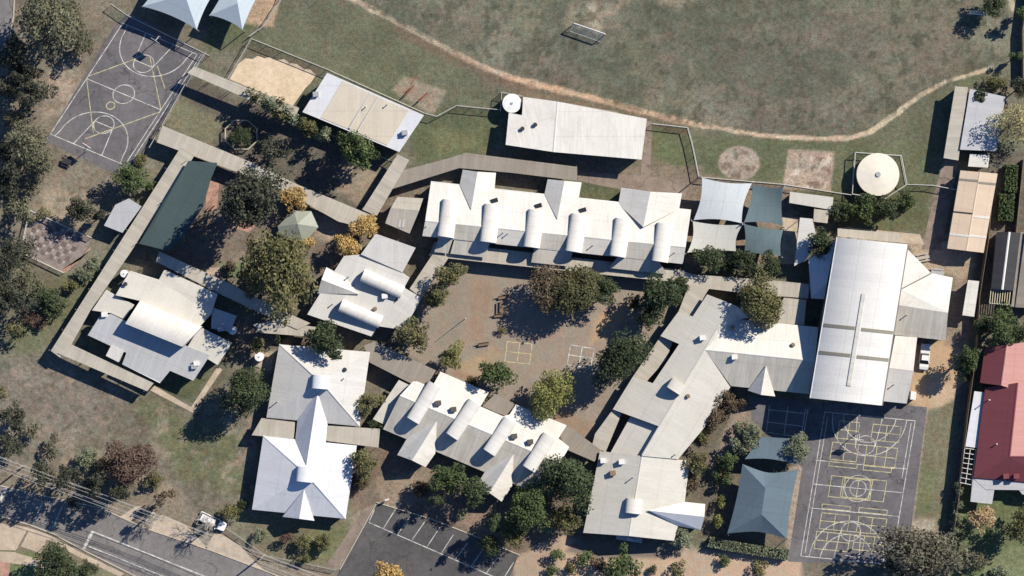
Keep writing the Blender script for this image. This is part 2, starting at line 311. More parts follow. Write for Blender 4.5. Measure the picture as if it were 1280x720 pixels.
# mulch play areas
patch(ell(924,204,26,22), (.34,.275,.225), 1.5, 2, .95); patch([(986,187),(1043,190),(1038,240),(978,236)], (.32,.245,.195), 1.5, 2, .95)
mott(ell(924,204,24,20), (.15,.11,.09), .54, .66, n5, .8); mott([(990,190),(1040,192),(1036,237),(982,233)], (.15,.10,.085), .52, .62, n5, .8); mott([(990,190),(1040,192),(1036,237),(982,233)], (.50,.40,.34), .58, .68, nz(shp,6,3,47,.7), .8)
patch([(505,95),(559,113),(542,144),(489,113)], (.25,.20,.15), 2, 4, .95)
for cx, cy in ((510,112),(529,121),(517,100)): patch([(cx-6,cy+4),(cx+5,cy-6),(cx+7,cy-3),(cx-3,cy+6)], (.2,.10,.07), 2, 3, .8)
# verges by the street
patch([(-120,530),(0,575),(130,600),(260,640),(345,700),(420,716),(420,860),(-120,860)], (.19,.155,.115), 5, 10, .95)
patch([(0,680),(60,690),(150,718),(150,860),(0,860)], (.16,.155,.09), 5, 9, .9); patch([(14,690),(48,692),(44,860),(-20,860)], (.13,.16,.065), 3, 4, .9)
col *= (.92+.16*nz(shp, 4, 2, 9))[...,None]; gr = col.mean(-1, keepdims=True); col = np.clip((col*.82+gr*.18)*1.12, .02, .8)
ext = [140, 300, 700, 1800, 5000, 14000]
xs = np.array([fx[0]-e for e in ext[::-1]] + list(fx) + [fx[-1]+e for e in ext]); ys = np.array([fy[0]-e for e in ext[::-1]] + list(fy) + [fy[-1]+e for e in ext])
full = np.pad(col, ((6,6),(6,6),(0,0)), mode='edge'); ny, nx = len(ys), len(xs)
XX, YY = np.meshgrid((xs-640)*S, (360-ys)*S)
co = np.stack([XX, YY, np.zeros_like(XX)], -1).reshape(-1, 3)
idx = np.arange(ny*nx).reshape(ny, nx)
quads = np.stack([idx[1:,:-1], idx[1:,1:], idx[:-1,1:], idx[:-1,:-1]], -1).reshape(-1, 4)
me = bpy.data.meshes.new('ground'); me.vertices.add(len(co)); me.vertices.foreach_set('co', co.ravel())
me.loops.add(quads.size); me.loops.foreach_set('vertex_index', quads.ravel().astype(np.int32))
me.polygons.add(len(quads)); me.polygons.foreach_set('loop_start', np.arange(0, quads.size, 4, dtype=np.int32)); me.polygons.foreach_set('loop_total', np.full(len(quads), 4, np.int32))
me.update(calc_edges=True)
at = me.color_attributes.new('cover', 'FLOAT_COLOR', 'POINT')
hard = np.ones(shp)   # alpha: how coarse the surface is; paving is smoother than turf
for pl_ in (CY, [(640,700),(700,672),(840,690),(1000,685),(1005,730),(640,730)], [(1138,430),(1190,425),(1212,440),(1205,480),(1160,520),(1138,505)]): hard = hard*(1-.68*ss(-sdf(pl_, GX, GY), -2, 2))
hard = np.pad(hard, 6, mode='edge').reshape(-1, 1)
at.data.foreach_set('color', np.concatenate([full.reshape(-1,3), hard], 1).ravel().astype(np.float32))
gm, t, b = newmat('ground_cover', 1.0, .1); a_ = N(t, 'ShaderNodeAttribute'); a_.attribute_name = 'cover'
ge = N(t, 'ShaderNodeNewGeometry').outputs['Position']
g1 = rng_map(t, noise(t, ge, 1.3, 6, .8), .32, .68, .62, 1.40); g2 = rng_map(t, noise(t, ge, 4.2, 4, .85), .3, .7, .55, 1.48); g3 = rng_map(t, noise(t, ge, .16, 4, .6), .35, .65, .88, 1.12)
hue = mix(t, rng_map(t, noise(t, ge, .5, 5, .7), .38, .62, 0, 1), (1.07,.98,.92), (.94,1.03,1.0))
c = mix(t, 1.0, a_.outputs['Color'], hue, 'MULTIPLY')
t.links.new(mulv(t, c, math_(t, 'ADD', math_(t, 'MULTIPLY', math_(t, 'SUBTRACT', math_(t, 'MULTIPLY', math_(t, 'MULTIPLY', g1, g2), g3), 1.0), a_.outputs['Alpha']), 1.0)), b.inputs['Base Color'])
bp = N(t, 'ShaderNodeBump'); bp.inputs['Strength'].default_value = .6; bp.inputs['Distance'].default_value = .15
t.links.new(noise(t, ge, 3.0, 5, .75), bp.inputs['Height']); t.links.new(bp.outputs[0], b.inputs['Normal'])
me.materials.append(gm); go = bpy.data.objects.new('ground', me); C.objects.link(go); tag(go, kind='structure')

# ------------------------------------------------------------------ flat sheets: road, courts, car park, paths
def sheet(name, pts, z, m, kind='structure', edge=0.0):
    mb = MB(); P = [W(x, y) for x, y in pts]; P = [Vector((p.x, p.y, z)) for p in P]; mb.face(P)
    o = mb.build(name, m)
    if kind: tag(o, kind=kind)
    return o
def g(px, py): p = W(px, py); return (p.x, p.y)
road = sheet('road', [(-400,430),(-20,601),(0,608),(60,622),(126,636),(182,661),(264,689),(335,716),(700,860),(560,1000),(170,720),(104,688),(66,668),(37,657),(0,646),(-400,500)], .012, ASPR)
mb = MB()
for a, b_, wd, in (((8,609),(-1,629),.55),((53,628),(41,655),.22),((79,630),(65,662),.22),((116,664),(104,687),.55),((115,664),(260,722),.22),((111,683),(240,735),.22)): mb.strip(g(*a), g(*b_), wd, .017)
mb.build('road_markings', PW, road)
def kerb(pts, name='kerb', wd=.22, h=.12, m=CONC):
    mb = MB()
    for a, b_ in zip(pts[:-1], pts[1:]):
        A, B = Vector(W(*a)), Vector(W(*b_)); d = B-A; mb.box(((A.x+B.x)/2, (A.y+B.y)/2, h/2), (d.length+.03, wd, h), math.atan2(d.y, d.x))
    return tag(mb.build(name, m), kind='structure')
kerb([(-400,499),(0,645),(37,656),(66,667),(104,687.5),(170,720.5),(560,1001)]); kerb([(-400,429),(-20,600),(0,607),(60,621),(126,635),(182,660.5),(264,688),(335,715),(700,859)])
sheet('verge_path', [(150,646),(168,634),(178,632),(165,652)], .016, PATHM); sheet('verge_path', [(182,660),(203,643),(232,656),(262,688)], .016, PATHM); sheet('verge_path', [(256,686),(270,664),(284,672),(300,682),(322,706),(333,714)], .016, PATHM)
sheet('footpath', [(-40,648),(36,659),(60,668),(104,692),(155,717),(150,721),(100,697),(62,676),(36,664),(-40,655)], .016, PATHM)
sheet('driveway', [(-60,652),(34,662),(20,688),(-60,686)], .02, PATHM); sheet('driveway', [(-60,697),(13,694),(10,760),(-60,760)], .02, PAVER); sheet('driveway', [(36,664),(58,674),(52,692),(26,683)], .02, PATHM)
sheet('footpath', [(-60,687),(18,690),(60,703),(140,735),(130,740),(50,709),(-60,694)], .024, PATHM)
sheet('road', [(-60,-60),(19,-60),(16,20),(10,52),(0,62),(-60,80)], .012, ASPR); kerb([(21,-60),(17,20),(11,53),(0,64)])
# west court
wc = sheet('sports_court', [(142,34),(160,14),(258,68),(163,211),(156,216),(144,218),(57,176)], .012, ASPH)
def frame(TL, TR, BL):
    a, u, v = Vector(W(*TL)), Vector(W(*TR))-Vector(W(*TL)), Vector(W(*BL))-Vector(W(*TL))
    return lambda x, y: tuple((a+u*x+v*y)[:2])
def arc(F, cx, cy, r, a0, a1, wu, lv, n=20):    # r in metres; wu, lv = court width and length in metres
    return [F(cx + r*math.cos(R(a0+(a1-a0)*i/n))/wu, cy + r*math.sin(R(a0+(a1-a0)*i/n))/lv) for i in range(n+1)]
F = frame((153.5,29),(246.5,68),(63,167.5)); wu, lv = 15.1, 24.8; Z = .017; lw = .15
mb = MB(); L = lambda *p: mb.poly([F(*q) for q in p], lw, Z)
L((0,0),(1,0),(1,1),(0,1),(0,0)); L((0,.5),(1,.5)); mb.poly([F(1.045,-.02),F(1.045,1.0)], lw, Z)
mb.poly(arc(F,.5,.5,1.9,0,360,wu,lv,28), lw, Z)
for sgn, y0 in ((1,0),(-1,1)):
    mb.poly([F(.06,y0)]+arc(F,.5,y0+sgn*.06,6.3,0 if sgn > 0 else 0,180*sgn,wu,lv)[::-1]+[F(.94,y0)], lw, Z)
    for q in (-1, 1): L((.5+q*.19,y0),(.5+q*.12,y0+sgn*.225))
    L((.38,y0+sgn*.225),(.62,y0+sgn*.225)); mb.poly(arc(F,.5,y0+sgn*.225,1.8,0,360,wu,lv,22), lw, Z)
mb.build('court_lines', PW, wc)
mb = MB(); mb.poly([F(0,.48),F(.46,.16)], lw, Z+.004); mb.poly([F(1,.5),F(.52,.16)], lw, Z+.004); mb.poly([F(0,.5),F(.44,.86)], lw, Z+.004); mb.poly([F(1,.52),F(.40,.93)], lw, Z+.004); mb.poly([F(.66,.2),F(.9,.34)], lw, Z+.004)
mb.poly(arc(F,.44,.62,.75,0,360,wu,lv,16), .2, Z+.004); mb.build('court_lines', PY, wc)
# east court, many overlaid games
ec = sheet('sports_court', [(935,495),(1020,503),(1104,506),(1135,507),(1159,509),(1133,706),(985,702),(1003,585),(960,545),(940,525)], .012, ASPH)
F = frame((1031,515),(1144,526),(1001,695)); wu, lv = 17.0, 27.3; mb = MB()
L = lambda *p: mb.poly([F(*q) for q in p], .13, Z)
L((0,0),(1,0),(1,1),(0,1),(0,0)); L((.04,.03),(.04,.98)); L((0,.335),(1,.335)); L((0,.5),(1,.5)); L((0,.665),(1,.665)); L((.96,.02),(.96,.4))
for r in (1.5, 2.5): mb.poly(arc(F,.5,.5,r,0,360,wu,lv,26), .13, Z)
for sgn, y0 in ((1,0),(-1,1)):
    mb.poly([F(.09,y0)]+arc(F,.5,y0+sgn*.02,6.9,0,180*sgn,wu,lv)[::-1]+[F(.91,y0)], .13, Z); mb.poly(arc(F,.5,y0,4.9,0,180*sgn,wu,lv), .13, Z)
    for q in (-1, 1): L((.5+q*.14,y0),(.5+q*.11,y0+sgn*.2))
    L((.39,y0+sgn*.2),(.61,y0+sgn*.2)); mb.poly(arc(F,.5,y0+sgn*.2,1.8,0,360,wu,lv,22), .13, Z)
mb.build('court_lines', PW, ec)
mb = MB()
def grid(x0, y0, x1, y1, nx_, ny_):
    for i in range(nx_+1): x = x0+(x1-x0)*i/nx_; mb.poly([F(x,y0),F(x,y1)], .14, Z+.004)
    for i in range(ny_+1): y = y0+(y1-y0)*i/ny_; mb.poly([F(x0,y),F(x1,y)], .14, Z+.004)
grid(.55,.05,.86,.16,2,2); grid(.14,.20,.43,.32,2,2); grid(.52,.20,.86,.34,3,2); grid(.14,.335,.45,.365,1,1); grid(.52,.335,.83,.37,1,1); grid(.18,.05,.40,.17,2,2)
grid(.19,.43,.80,.575,4,1); grid(.32,.437,.63,.568,1,1); grid(.14,.63,.45,.66,1,1); grid(.55,.63,.86,.66,1,1); grid(.15,.69,.46,.80,2,2); grid(.56,.69,.87,.80,2,2); grid(.13,.82,.50,.94,3,2); grid(.55,.82,.88,.92,3,2)
mb.build('court_lines', PY, ec)
mb = MB()
for a, b_ in (((962,506),(958,540)),((985,508),(980,544)),((1007,511),(1001,548)),((960,512),(1008,517)),((957,527),(1004,533)),((1010,512),(1004,545)),((955,540),(1000,546))): mb.strip(g(*a), g(*b_), .13, .021)
mb.build('court_lines', PW, ec)
def goal(loc, rz, label, board=True):
    t = thing('basketball_hoop', label, 'basketball hoop', (loc[0], loc[1], 0), 'hoops on the sports courts', rz)
    m_ = MB(); m_.tube((0,0,0),(0,0,2.9),.08,.07); m_.tube((0,0,2.9),(0,1.0,3.25),.05); m_.tube((0,0,2.5),(0,1.0,2.95),.04); m_.build('pole', STEEL, t, local=True)
    m_ = MB(); m_.box((0,1.05,3.2),(1.8,.05,1.1)); m_.build('backboard', TRIM, t, local=True)
    m_ = MB(); n = 14
    for i in range(n):
        a, b_ = 6.2832*i/n, 6.2832*(i+1)/n; m_.tube((.23*math.cos(a),1.38+.23*math.sin(a),3.05),(.23*math.cos(b_),1.38+.23*math.sin(b_),3.05),.02,n=5)
    m_.box((0,1.11,3.05),(.12,.1,.04)); m_.build('rim', plain('orange_rim', (.5,.13,.04)), t, local=True)
an = math.atan2((W(107,187)-W(200,48)).y, (W(107,187)-W(200,48)).x)
p = W(201,47); goal((p.x,p.y), an-math.pi/2, 'basketball hoop at the pale shade tents end of the west court')
p = W(108,189); goal((p.x,p.y), an+math.pi/2, 'basketball hoop at the grassy south-west end of the west court')
an = math.atan2((W(1058,698)-W(1088,520)).y, (W(1058,698)-W(1088,520)).x)
p = W(1072,541); goal((p.x,p.y), an-math.pi/2, 'basketball hoop on the east court nearest the big hall')
p = W(1059,700); goal((p.x,p.y), an+math.pi/2, 'basketball hoop at the far end of the east court beside the big dark tree')
# courtyard games
def four(pts, m, name='painted_squares'):
    P = [Vector(W(*q)) for q in pts]; m_ = MB(); f = lambda x, y: tuple((P[0]*(1-x)*(1-y)+P[1]*x*(1-y)+P[2]*x*y+P[3]*(1-x)*y)[:2])
    for x in (0,.5,1): m_.strip(f(x,0), f(x,1), .16, .012)
    for y in (0,.5,1): m_.strip(f(0,y), f(1,y), .16, .016)
    tag(m_.build(name, m), kind='structure')
four([(634,427),(665,430),(662,455),(631,452)], PY); four([(713,431),(743,436),(738,460),(709,456)], PW)
# car park
cpk = sheet('car_park', [(471,629),(540,650),(585,668),(648,694),(622,760),(400,760),(425,712)], .012, ASPC)
mb = MB(); mb.strip(g(461,653), g(606,716), .16, .017); mb.strip(g(606,716), g(640,731), .16, .017)
for (a, b_) in (((468,637),(461,653)),((494,637),(479,661)),((513,645),(497,668)),((550,659),(534,683)),((567,668),(552,691)),((584,679),(570,698)),((604,686),(589,708)),((622,696),(607,718)),((642,703),(627,727)),((531,652),(515,675))): mb.strip(g(*a), g(*b_), .14, .021)
mb.build('bay_lines', PW, cpk); kerb([(471,628),(540,649),(586,667),(650,694)], wd=.18); kerb([(470,630),(425,712)], wd=.18)
sheet('path', [(455,636),(470,630),(424,712),(404,712)], .012, DECK)
# other paved areas
sheet('brown_paving', [(722,226),(722,214),(818,221),(856,225),(858,247),(781,238)], .012, DECK); sheet('brown_paving', [(803,150),(815,152),(813,222),(801,221)], .016, DECK)
sheet('path', [(188,488),(193,482),(239,509),(272,458),(278,462),(241,516)], .012, PATHM)
sheet('yard_path', [(1180,200),(1199,201),(1192,235),(1176,312),(1152,312),(1157,290),(1168,240)], .012, DECK)
sheet('paved_yard', [(978,271),(998,272),(994,330),(976,330)], .016, PATHM); sheet('paving', [(1047,285),(1060,284),(1150,293),(1155,306),(1045,297)], .014, PATHM)
sheet('brick_path', [(258,232),(263,226),(274,229),(271,262),(263,266),(257,262)], .016, PAVER); sheet('brick_path', [(284,278),(290,272),(312,276),(320,284),(310,290),(286,284)], .016, PAVER); sheet('brick_path', [(100,325),(112,309),(114,312),(82,341),(76,338)], .016, PAVER)
pq = [Vector(W(*q)) for q in ((38,264),(114,297),(82,340),(30,312))]
plot = sheet('chequered_paving', [(30,300),(38,263),(115,297),(100,325),(80,341),(32,318)], .012, asphalt('plot_paving', (.20,.165,.15), (.31,.27,.25), .5, 0.0)); mb = MB(); mk = MB()
cf = lambda u, v: tuple((pq[0]*(1-u)*(1-v)+pq[1]*u*(1-v)+pq[2]*u*v+pq[3]*(1-u)*v)[:2])
for i in range(9):
    for j in range(6):
        u0, v0 = .07+.095*i, .08+.14*j; tgt = mk if (i+j) % 2 else mb; du, dv = (.045,.06) if (i+j) % 2 else (.085,.12)
        tgt.face([(*cf(u0+x*du, v0+y*dv), .017) for x, y in ((0,1),(1,1),(1,0),(0,0))])
mb.build('dark_pavers', asphalt('dark_pavers', (.125,.095,.09), (.20,.155,.145), .6, 0.0), plot); mk.build('pale_pavers', paintmat('pale_paver_paint', (.46,.44,.43), (.24,.2,.19)), plot)
sheet('sand_pit', [(287,99),(298,80),(307,73),(316,74),(322,70),(331,73),(338,71),(346,75),(355,74),(362,79),(371,80),(379,86),(388,87),(395,94),(388,104),(382,110),(366,132)], .014, asphalt('sand', (.58,.46,.325), (.70,.57,.42), .25, 0.0))
sheet('path', [(1195,618),(1200,618),(1190,690),(1185,690)], .012, PATHM); sheet('path', [(975,355),(1014,357),(1009,374),(973,372)], .012, PATHM)

# ------------------------------------------------------------------ building kit
def zplane(A, B, zr, slope):   # height falls by slope (m per photo pixel) away from the ridge line A-B
    (ax, ay), (bx, by) = A, B; l = math.hypot(bx-ax, by-ay); nx_, ny_ = -(by-ay)/l, (bx-ax)/l
    return lambda x, y: zr - slope*abs((x-ax)*nx_+(y-ay)*ny_)
def heights(poly, z):
    if callable(z): return [z(*p) for p in poly]
    if isinstance(z, (int, float)): return [z]*len(poly)
    return list(z)
def roof_uv(P):
    n = Vector((0,0,0))
    for i in range(len(P)): a, b = P[i], P[(i+1) % len(P)]; n += a.cross(b)
    n.normalize()
    if n.z < 0: n = -n
    d = Vector((n.x, n.y, 0))
    if d.length < .02:
        e = max(((P[(i+1) % len(P)]-P[i]) for i in range(len(P))), key=lambda q: q.length); d = Vector((-e.y, e.x, 0))
    d.normalize(); u = Vector((-d.y, d.x, 0))
    return [(p.dot(u), p.dot(d)) for p in P]
class Roof:
    def __init__(s, pieces, drop): s.p, s.d = list(pieces), drop
    def build(s, name, mats, parent):      # pieces that share no corner become roofs of their own
        left = list(s.p)
        while left:
            grp = [left.pop(0)]; grew = True
            while grew:
                grew = False
                for q in list(left):
                    if any(abs(a[0]-b[0])+abs(a[1]-b[1]) < .8 for g_ in grp for a in g_[0] for b in q[0]): grp.append(q); left.remove(q); grew = True
            o = roof_one(grp, s.d).build(name, mats, parent)
        return o
def roof_mesh(pieces, drop=.2): return Roof(pieces, drop)
def roof_one(pieces, drop=.2):
    m_ = MB()
    for pc in pieces:
        poly, z = pc[0], heights(pc[0], pc[1]); P = [W(x, y, h) for (x, y), h in zip(poly, z)]
        ar = sum(P[i].x*P[(i+1)%len(P)].y-P[(i+1)%len(P)].x*P[i].y for i in range(len(P)))
        if ar < 0: P = P[::-1]
        m_.face(P, roof_uv(P), mi=pc[2] if len(pc) > 2 else 0)
        for i in range(len(P)):
            a, b_ = P[i], P[(i+1)%len(P)]; dz = Vector((0,0,drop)); m_.face([a-dz, b_-dz, b_, a], mi=pc[2] if len(pc) > 2 else 0)
    return m_
def walls(pieces, parent, wm=None, inset=.35, skip=(), base=0.0, glaze=True, name='wall'):
    edges = []
    for k, pc in enumerate(pieces):
        if k in skip: continue
        poly, z = list(pc[0]), heights(pc[0], pc[1])
        ar = sum(poly[i][0]*poly[(i+1)%len(poly)][1]-poly[(i+1)%len(poly)][0]*poly[i][1] for i in range(len(poly)))
        if ar > 0: poly, z = poly[::-1], z[::-1]
        for i in range(len(poly)):
            j = (i+1) % len(poly); edges.append((poly[i], poly[j], z[i], z[j]))
    cl = []
    for k, pc in enumerate(pieces):
        if k in skip: continue
        hit = [g_ for g_ in cl if any(abs(a[0]-b[0])+abs(a[1]-b[1]) < .8 for q in g_ for a in q[0] for b in pc[0])]
        cl = [g_ for g_ in cl if g_ not in hit]+[sum(hit, [])+[pc]]
    if len(cl) > 1:
        for g_ in cl: o = walls(g_, parent, wm, inset, (), base, glaze, name)
        return o
    def shared(e):
        c = ((e[0][0]+e[1][0])/2, (e[0][1]+e[1][1])/2)
        for f in edges:
            if f is not e and abs((f[0][0]+f[1][0])/2-c[0])+abs((f[0][1]+f[1][1])/2-c[1]) < 1.5: return True
        return False
    m_, wn = MB(), []
    for e in edges:
        if shared(e): continue
        a, b_ = W(*e[0], e[2]-.16), W(*e[1], e[3]-.16); d = Vector((b_.x-a.x, b_.y-a.y, 0)); ln = d.length
        if ln < .5: continue
        d.normalize(); n = Vector((-d.y, d.x, 0)); k = min(inset, ln*.3)
        a = a+n*inset+d*k; b_ = b_+n*inset-d*k; a0, b0 = a.copy(), b_.copy(); a0.z = b0.z = base
        m_.face([a0, b0, b_, a])
        if glaze and ln > 4.5 and min(a.z, b_.z) > 2.2: wn.append((a0, b0, d, n))
    o = m_.build(name, wm or WALL, parent)
    wn.sort(key=lambda q: -(q[1]-q[0]).length)
    for a0, b0, d, n in wn[:6]:
        ln = (b0-a0).length; x = .8; out = -n*.04
        while x + 1.5 < ln-.4 and x < 26:
            q = MB()
            A, B = a0+d*x+out, a0+d*(x+1.5)+out
            q.face([A+Vector((0,0,.9)), B+Vector((0,0,.9)), B+Vector((0,0,2.1)), A+Vector((0,0,2.1))])
            for h in (.87, 2.1): q.face([A+out*.4+Vector((0,0,h)), B+out*.4+Vector((0,0,h)), B+out*.4+Vector((0,0,h+.07)), A+out*.4+Vector((0,0,h+.07))], mi=1)
            for s_ in (A, (A+B)/2, B): q.face([s_+out*.6-d*.03+Vector((0,0,.9)), s_+out*.6+d*.03+Vector((0,0,.9)), s_+out*.6+d*.03+Vector((0,0,2.1)), s_+out*.6-d*.03+Vector((0,0,2.1))], mi=1)
            x += 3.2; q.build('window', [GLASS, TRIM], parent)
    return o
def gable(NW, RN, NE, SE, apex, SW, ze, zr, zse=None, zsw=None):
    zse = ze if zse is None else zse; zsw = ze if zsw is None else zsw
    return [([NW, RN, apex, SW], [ze, zr, zr, zsw]), ([RN, NE, SE, apex], [zr, ze, zse, zr])]
def vault(A, B, wpx, zA, zB, zbase, parent, m, rise=.55, name='roof_monitor', capm=None, seg=12):
    """barrel-roofed roof monitor running from A to B (photo pixels)"""
    a, b_ = W(*A, zA), W(*B, zB); d = b_-a; ax = Vector((d.x, d.y, 0)).normalized(); s_ = Vector((-ax.y, ax.x, 0)); hw = wpx*S/2
    m_ = MB(); prof = [(math.cos(math.pi*i/seg)*hw, -rise+math.sin(math.pi*i/seg)*rise) for i in range(seg+1)]
    arc_l = 0
    for i in range(seg):
        (x0, y0), (x1, y1) = prof[i], prof[i+1]; e = math.hypot(x1-x0, y1-y0); u = Vector((0,0,1))
        m_.face([a+s_*x0+u*y0, b_+s_*x0+u*y0, b_+s_*x1+u*y1, a+s_*x1+u*y1][::-1], [(0,arc_l),(d.length,arc_l),(d.length,arc_l+e),(0,arc_l+e)][::-1], smooth=True); arc_l += e
    for x in (hw, -hw):
        p0, p1 = a+s_*x*.97, b_+s_*x*.97
        m_.face([Vector((p0.x,p0.y,zbase)), Vector((p1.x,p1.y,zbase)), Vector((p1.x,p1.y,p1.z-rise)), Vector((p0.x,p0.y,p0.z-rise))], mi=1)
    for c_ in (a+ax*.12, b_-ax*.12):
        m_.face([c_+s_*x*.97+Vector((0,0,y-.02)) for x, y in prof] + [Vector((c_.x-s_.x*hw*.97, c_.y-s_.y*hw*.97, zbase)), Vector((c_.x+s_.x*hw*.97, c_.y+s_.y*hw*.97, zbase))], mi=1)
    o = m_.build(name, [m, capm or WALLW], parent)
    q = MB(); c_ = b_-ax*.10; q.face([c_+s_*hw*.75+Vector((0,0,-rise-.9)), c_-s_*hw*.75+Vector((0,0,-rise-.9)), c_-s_*hw*.75+Vector((0,0,-rise+.1)), c_+s_*hw*.75+Vector((0,0,-rise+.1))]); q.build('window', GLASS, o)
    return o
def vent(px, py, z, parent, kind='cap', m=None):
    m_ = MB(); p = W(px, py, z)
    if kind == 'cap': m_.tube(p-Vector((0,0,.6)), p+Vector((0,0,.35)), .28, n=10); m_.tube(p+Vector((0,0,.35)), p+Vector((0,0,.55)), .42, .3, n=10); m_.build('vent', m or DARK, parent)
    elif kind == 'box': m_.box(p+Vector((0,0,.1)), (.95,.8,.9), .1); m_.box(p+Vector((0,0,.59)), (1.08,.92,.1), .1); m_.build('air_conditioner', m or TRIM, parent)
    elif kind == 'flue': m_.tube(p-Vector((0,0,.5)), p+Vector((0,0,.7)), .09, n=8); m_.tube(p+Vector((0,0,.7)), p+Vector((0,0,.85)), .16, .04, n=8); m_.build('flue', m or STEEL, parent)
    else: m_.box(p+Vector((0,0,.06)), (1.3,.75,.2), .3); m_.build('dark_roof_slab', m or GLASS, parent)
def posts(poly, zt, parent, step=4.5, m=None, inset=.25, cap=40):
    P = [W(x, y) for x, y in poly]; pr = MB(); pr.tube((0,0,0),(0,0,1),.06,n=6); proto = None; cnt = 0; zf = zt if callable(zt) else (lambda x, y: zt)
    cen = sum(P, Vector())/len(P)
    for i in range(len(P)):
        a, b_ = P[i], P[(i+1)%len(P)]; l = (b_-a).length; n = max(1, round(l/step))
        for k in range(n):
            if cnt >= cap: return
            q = a+(b_-a)*(k/n); q = q+(cen-q).normalized()*inset
            if proto is None: o = proto = pr.build('post', m or STEEL, parent, local=True)
            else: o = proto.copy(); C.objects.link(o); o.parent = parent
            px, py = poly[i]; px2, py2 = poly[(i+1)%len(P)]
            o.location = q-parent.location; o.scale = (1,1,zf(px+(px2-px)*k/n, py+(py2-py)*k/n)-.15); cnt += 1
def center(pieces):
    pts = [p for pc in pieces for p in pc[0]]; return W(sum(p[0] for p in pts)/len(pts), sum(p[1] for p in pts)/len(pts))
def building(label, pieces, m, cat='building', name='school_building', wm=None, skip=(), glaze=True, group=None, drop=.2, inset=.35):
    t_ = thing(name, label, cat, center(pieces), group)
    roof_mesh(pieces, drop).build('roof', m, t_); walls(pieces, t_, wm, inset, skip, glaze=glaze)
    return t_
def ridge_cap(pts, zs, parent, m, wd=.35):
    m_ = MB()
    for (a, b_, za, zb) in zip(pts[:-1], pts[1:], zs[:-1], zs[1:]):
        A, B = W(*a, za+.04), W(*b_, zb+.04); d = Vector((B.x-A.x,B.y-A.y,0)).normalized(); n = Vector((-d.y,d.x,0))*wd/2; dn = Vector((0,0,.07))
        m_.face([A-n-dn, B-n-dn, B, A]); m_.face([A, B, B+n-dn, A+n-dn])
    m_.build('ridge_cap', m, parent)
def gutter(pts, zs, parent, m=None):
    m_ = MB()
    for (a, b_, za, zb) in zip(pts[:-1], pts[1:], zs[:-1], zs[1:]): m_.tube(W(*a, za-.1), W(*b_, zb-.1), .09, n=6)
    m_.build('gutter', m or TRIM, parent)
WALK = 'covered walkways between the buildings'
def walkway(label, poly, z, m, fall=0.0, step=4.5):
    t_ = thing('covered_walkway', label, 'walkway', W(sum(p[0] for p in poly)/len(poly), sum(p[1] for p in poly)/len(poly)), WALK)
    roof_mesh([(poly, z)], .16).build('roof', m, t_); posts(poly, z, t_, step)
    return t_
# ------------------------------------------------------------------ A: long classroom block with six barrel monitors
Rw = ROOF
za = zplane((531.5,276),(857,309),4.9,.0417)
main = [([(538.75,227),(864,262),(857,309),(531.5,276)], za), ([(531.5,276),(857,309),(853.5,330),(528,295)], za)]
t_ = building('long white classroom block with six barrel roof monitors along the north side of the courtyard', main, [Rw['white'], Rw['weather_shade']], wm=WALL)
bays = [([(568,299),(612,304),(607,322),(563,317)], [4.0,4.0,3.3,3.3]), ([(668,309),(716,314),(711,333),(664,328)], [4.0,4.0,3.3,3.3]), ([(772,321),(824,327),(834,343),(761,335)], [4.0,4.0,3.35,3.35]), ([(548,297),(566,299),(560,317),(543,315)], [4.0,4.0,3.3,3.3])]
S_ = [([(570,280.4),(612,284.6),(612,304),(568,299)], lambda x, y: za(x,y)+.03), ([(672,290.6),(717,295),(716,314),(668,309)], lambda x, y: za(x,y)+.03), ([(777,301.2),(826,306),(824,327),(772,321)], lambda x, y: za(x,y)+.03)]
roof_mesh(S_, .05).build('roof', Rw['weather_shade'], t_); roof_mesh(bays, .2).build('roof', Rw['weather_shade'], t_); walls(bays[:3], t_, WALL, glaze=False)
gb = gable((578.5,212),(597,214.6),(620,216),(618,238),(588.8,262),(574.6,231),2.95,4.25,3.0,2.95) + gable((684.6,224),(705.6,226),(727,228),(723,251),(696.5,274),(680.5,243),2.95,4.3,3.0,2.95) + gable((776.5,234.4),(813,239.6),(852.5,241.7),(849,261),(804,284),(773,255),2.95,4.75,3.0,2.95)
roof_mesh(gb).build('roof', Rw['white'], t_); walls([gb[0],gb[1],gb[2],gb[3],gb[4],gb[5]], t_, WALL, glaze=False)
for A_, B_ in (((563.5,250),(556.5,296)),((616,255.5),(610,302.5)),((671,262.5),(664.5,309)),((724.5,268),(717,314.5)),((779.7,273.5),(772,320.5)),((832,279.5),(825,327))):
    vault(A_, B_, 20.5, 4.95, 6.1, 3.0, t_, Rw['white'], .75)
for x, y in ((618,250.6),(673,257),(728.5,262.5)): vent(x, y, za(x,y)+.1, t_, 'sky')  # low dark slabs on the slope beside three monitors
for x, y in ((533,283),(629,291),(635,292),(741,307),(843,316)): vent(x, y, za(x,y), t_, 'flue')
ridge_cap([(532,276),(857,309)], [4.9,4.9], t_, Rw['white']); gutter([(538.75,227),(575,231)], [2.9,2.9], t_); gutter([(618,236),(681,243)], [2.95,2.95], t_); gutter([(723,248),(773,253)], [2.95,2.95], t_)
# ------------------------------------------------------------------ north block (long white, beside the dirt track)
pz = zplane((695,129),(690,182),4.1,.008)
pc = [([(654,121),(697,127),(692,190),(632,181),(636,141),(652.5,144)], lambda x, y: 3.1+.013*(y-120)-.004*(692-x)), ([(697,127),(808.6,148.5),(802,199.5),(692,190)], lambda x, y: 3.1+.013*(y-120))]
t_ = building('big plain white rectangular hall between the dirt track and the fenced lawns', pc, Rw['white'], wm=WALLW)
roof_mesh([([(702,127.5),(773,140),(772,143),(701,130)], 3.2)]).build('awning', Rw['brown'], t_); ridge_cap([(697,127),(692,190)], [3.22,4.04], t_, Rw['pale'], .5)
for x, y in ((653,161),(669,156)): vent(x, y, 3.5, t_, 'cap')
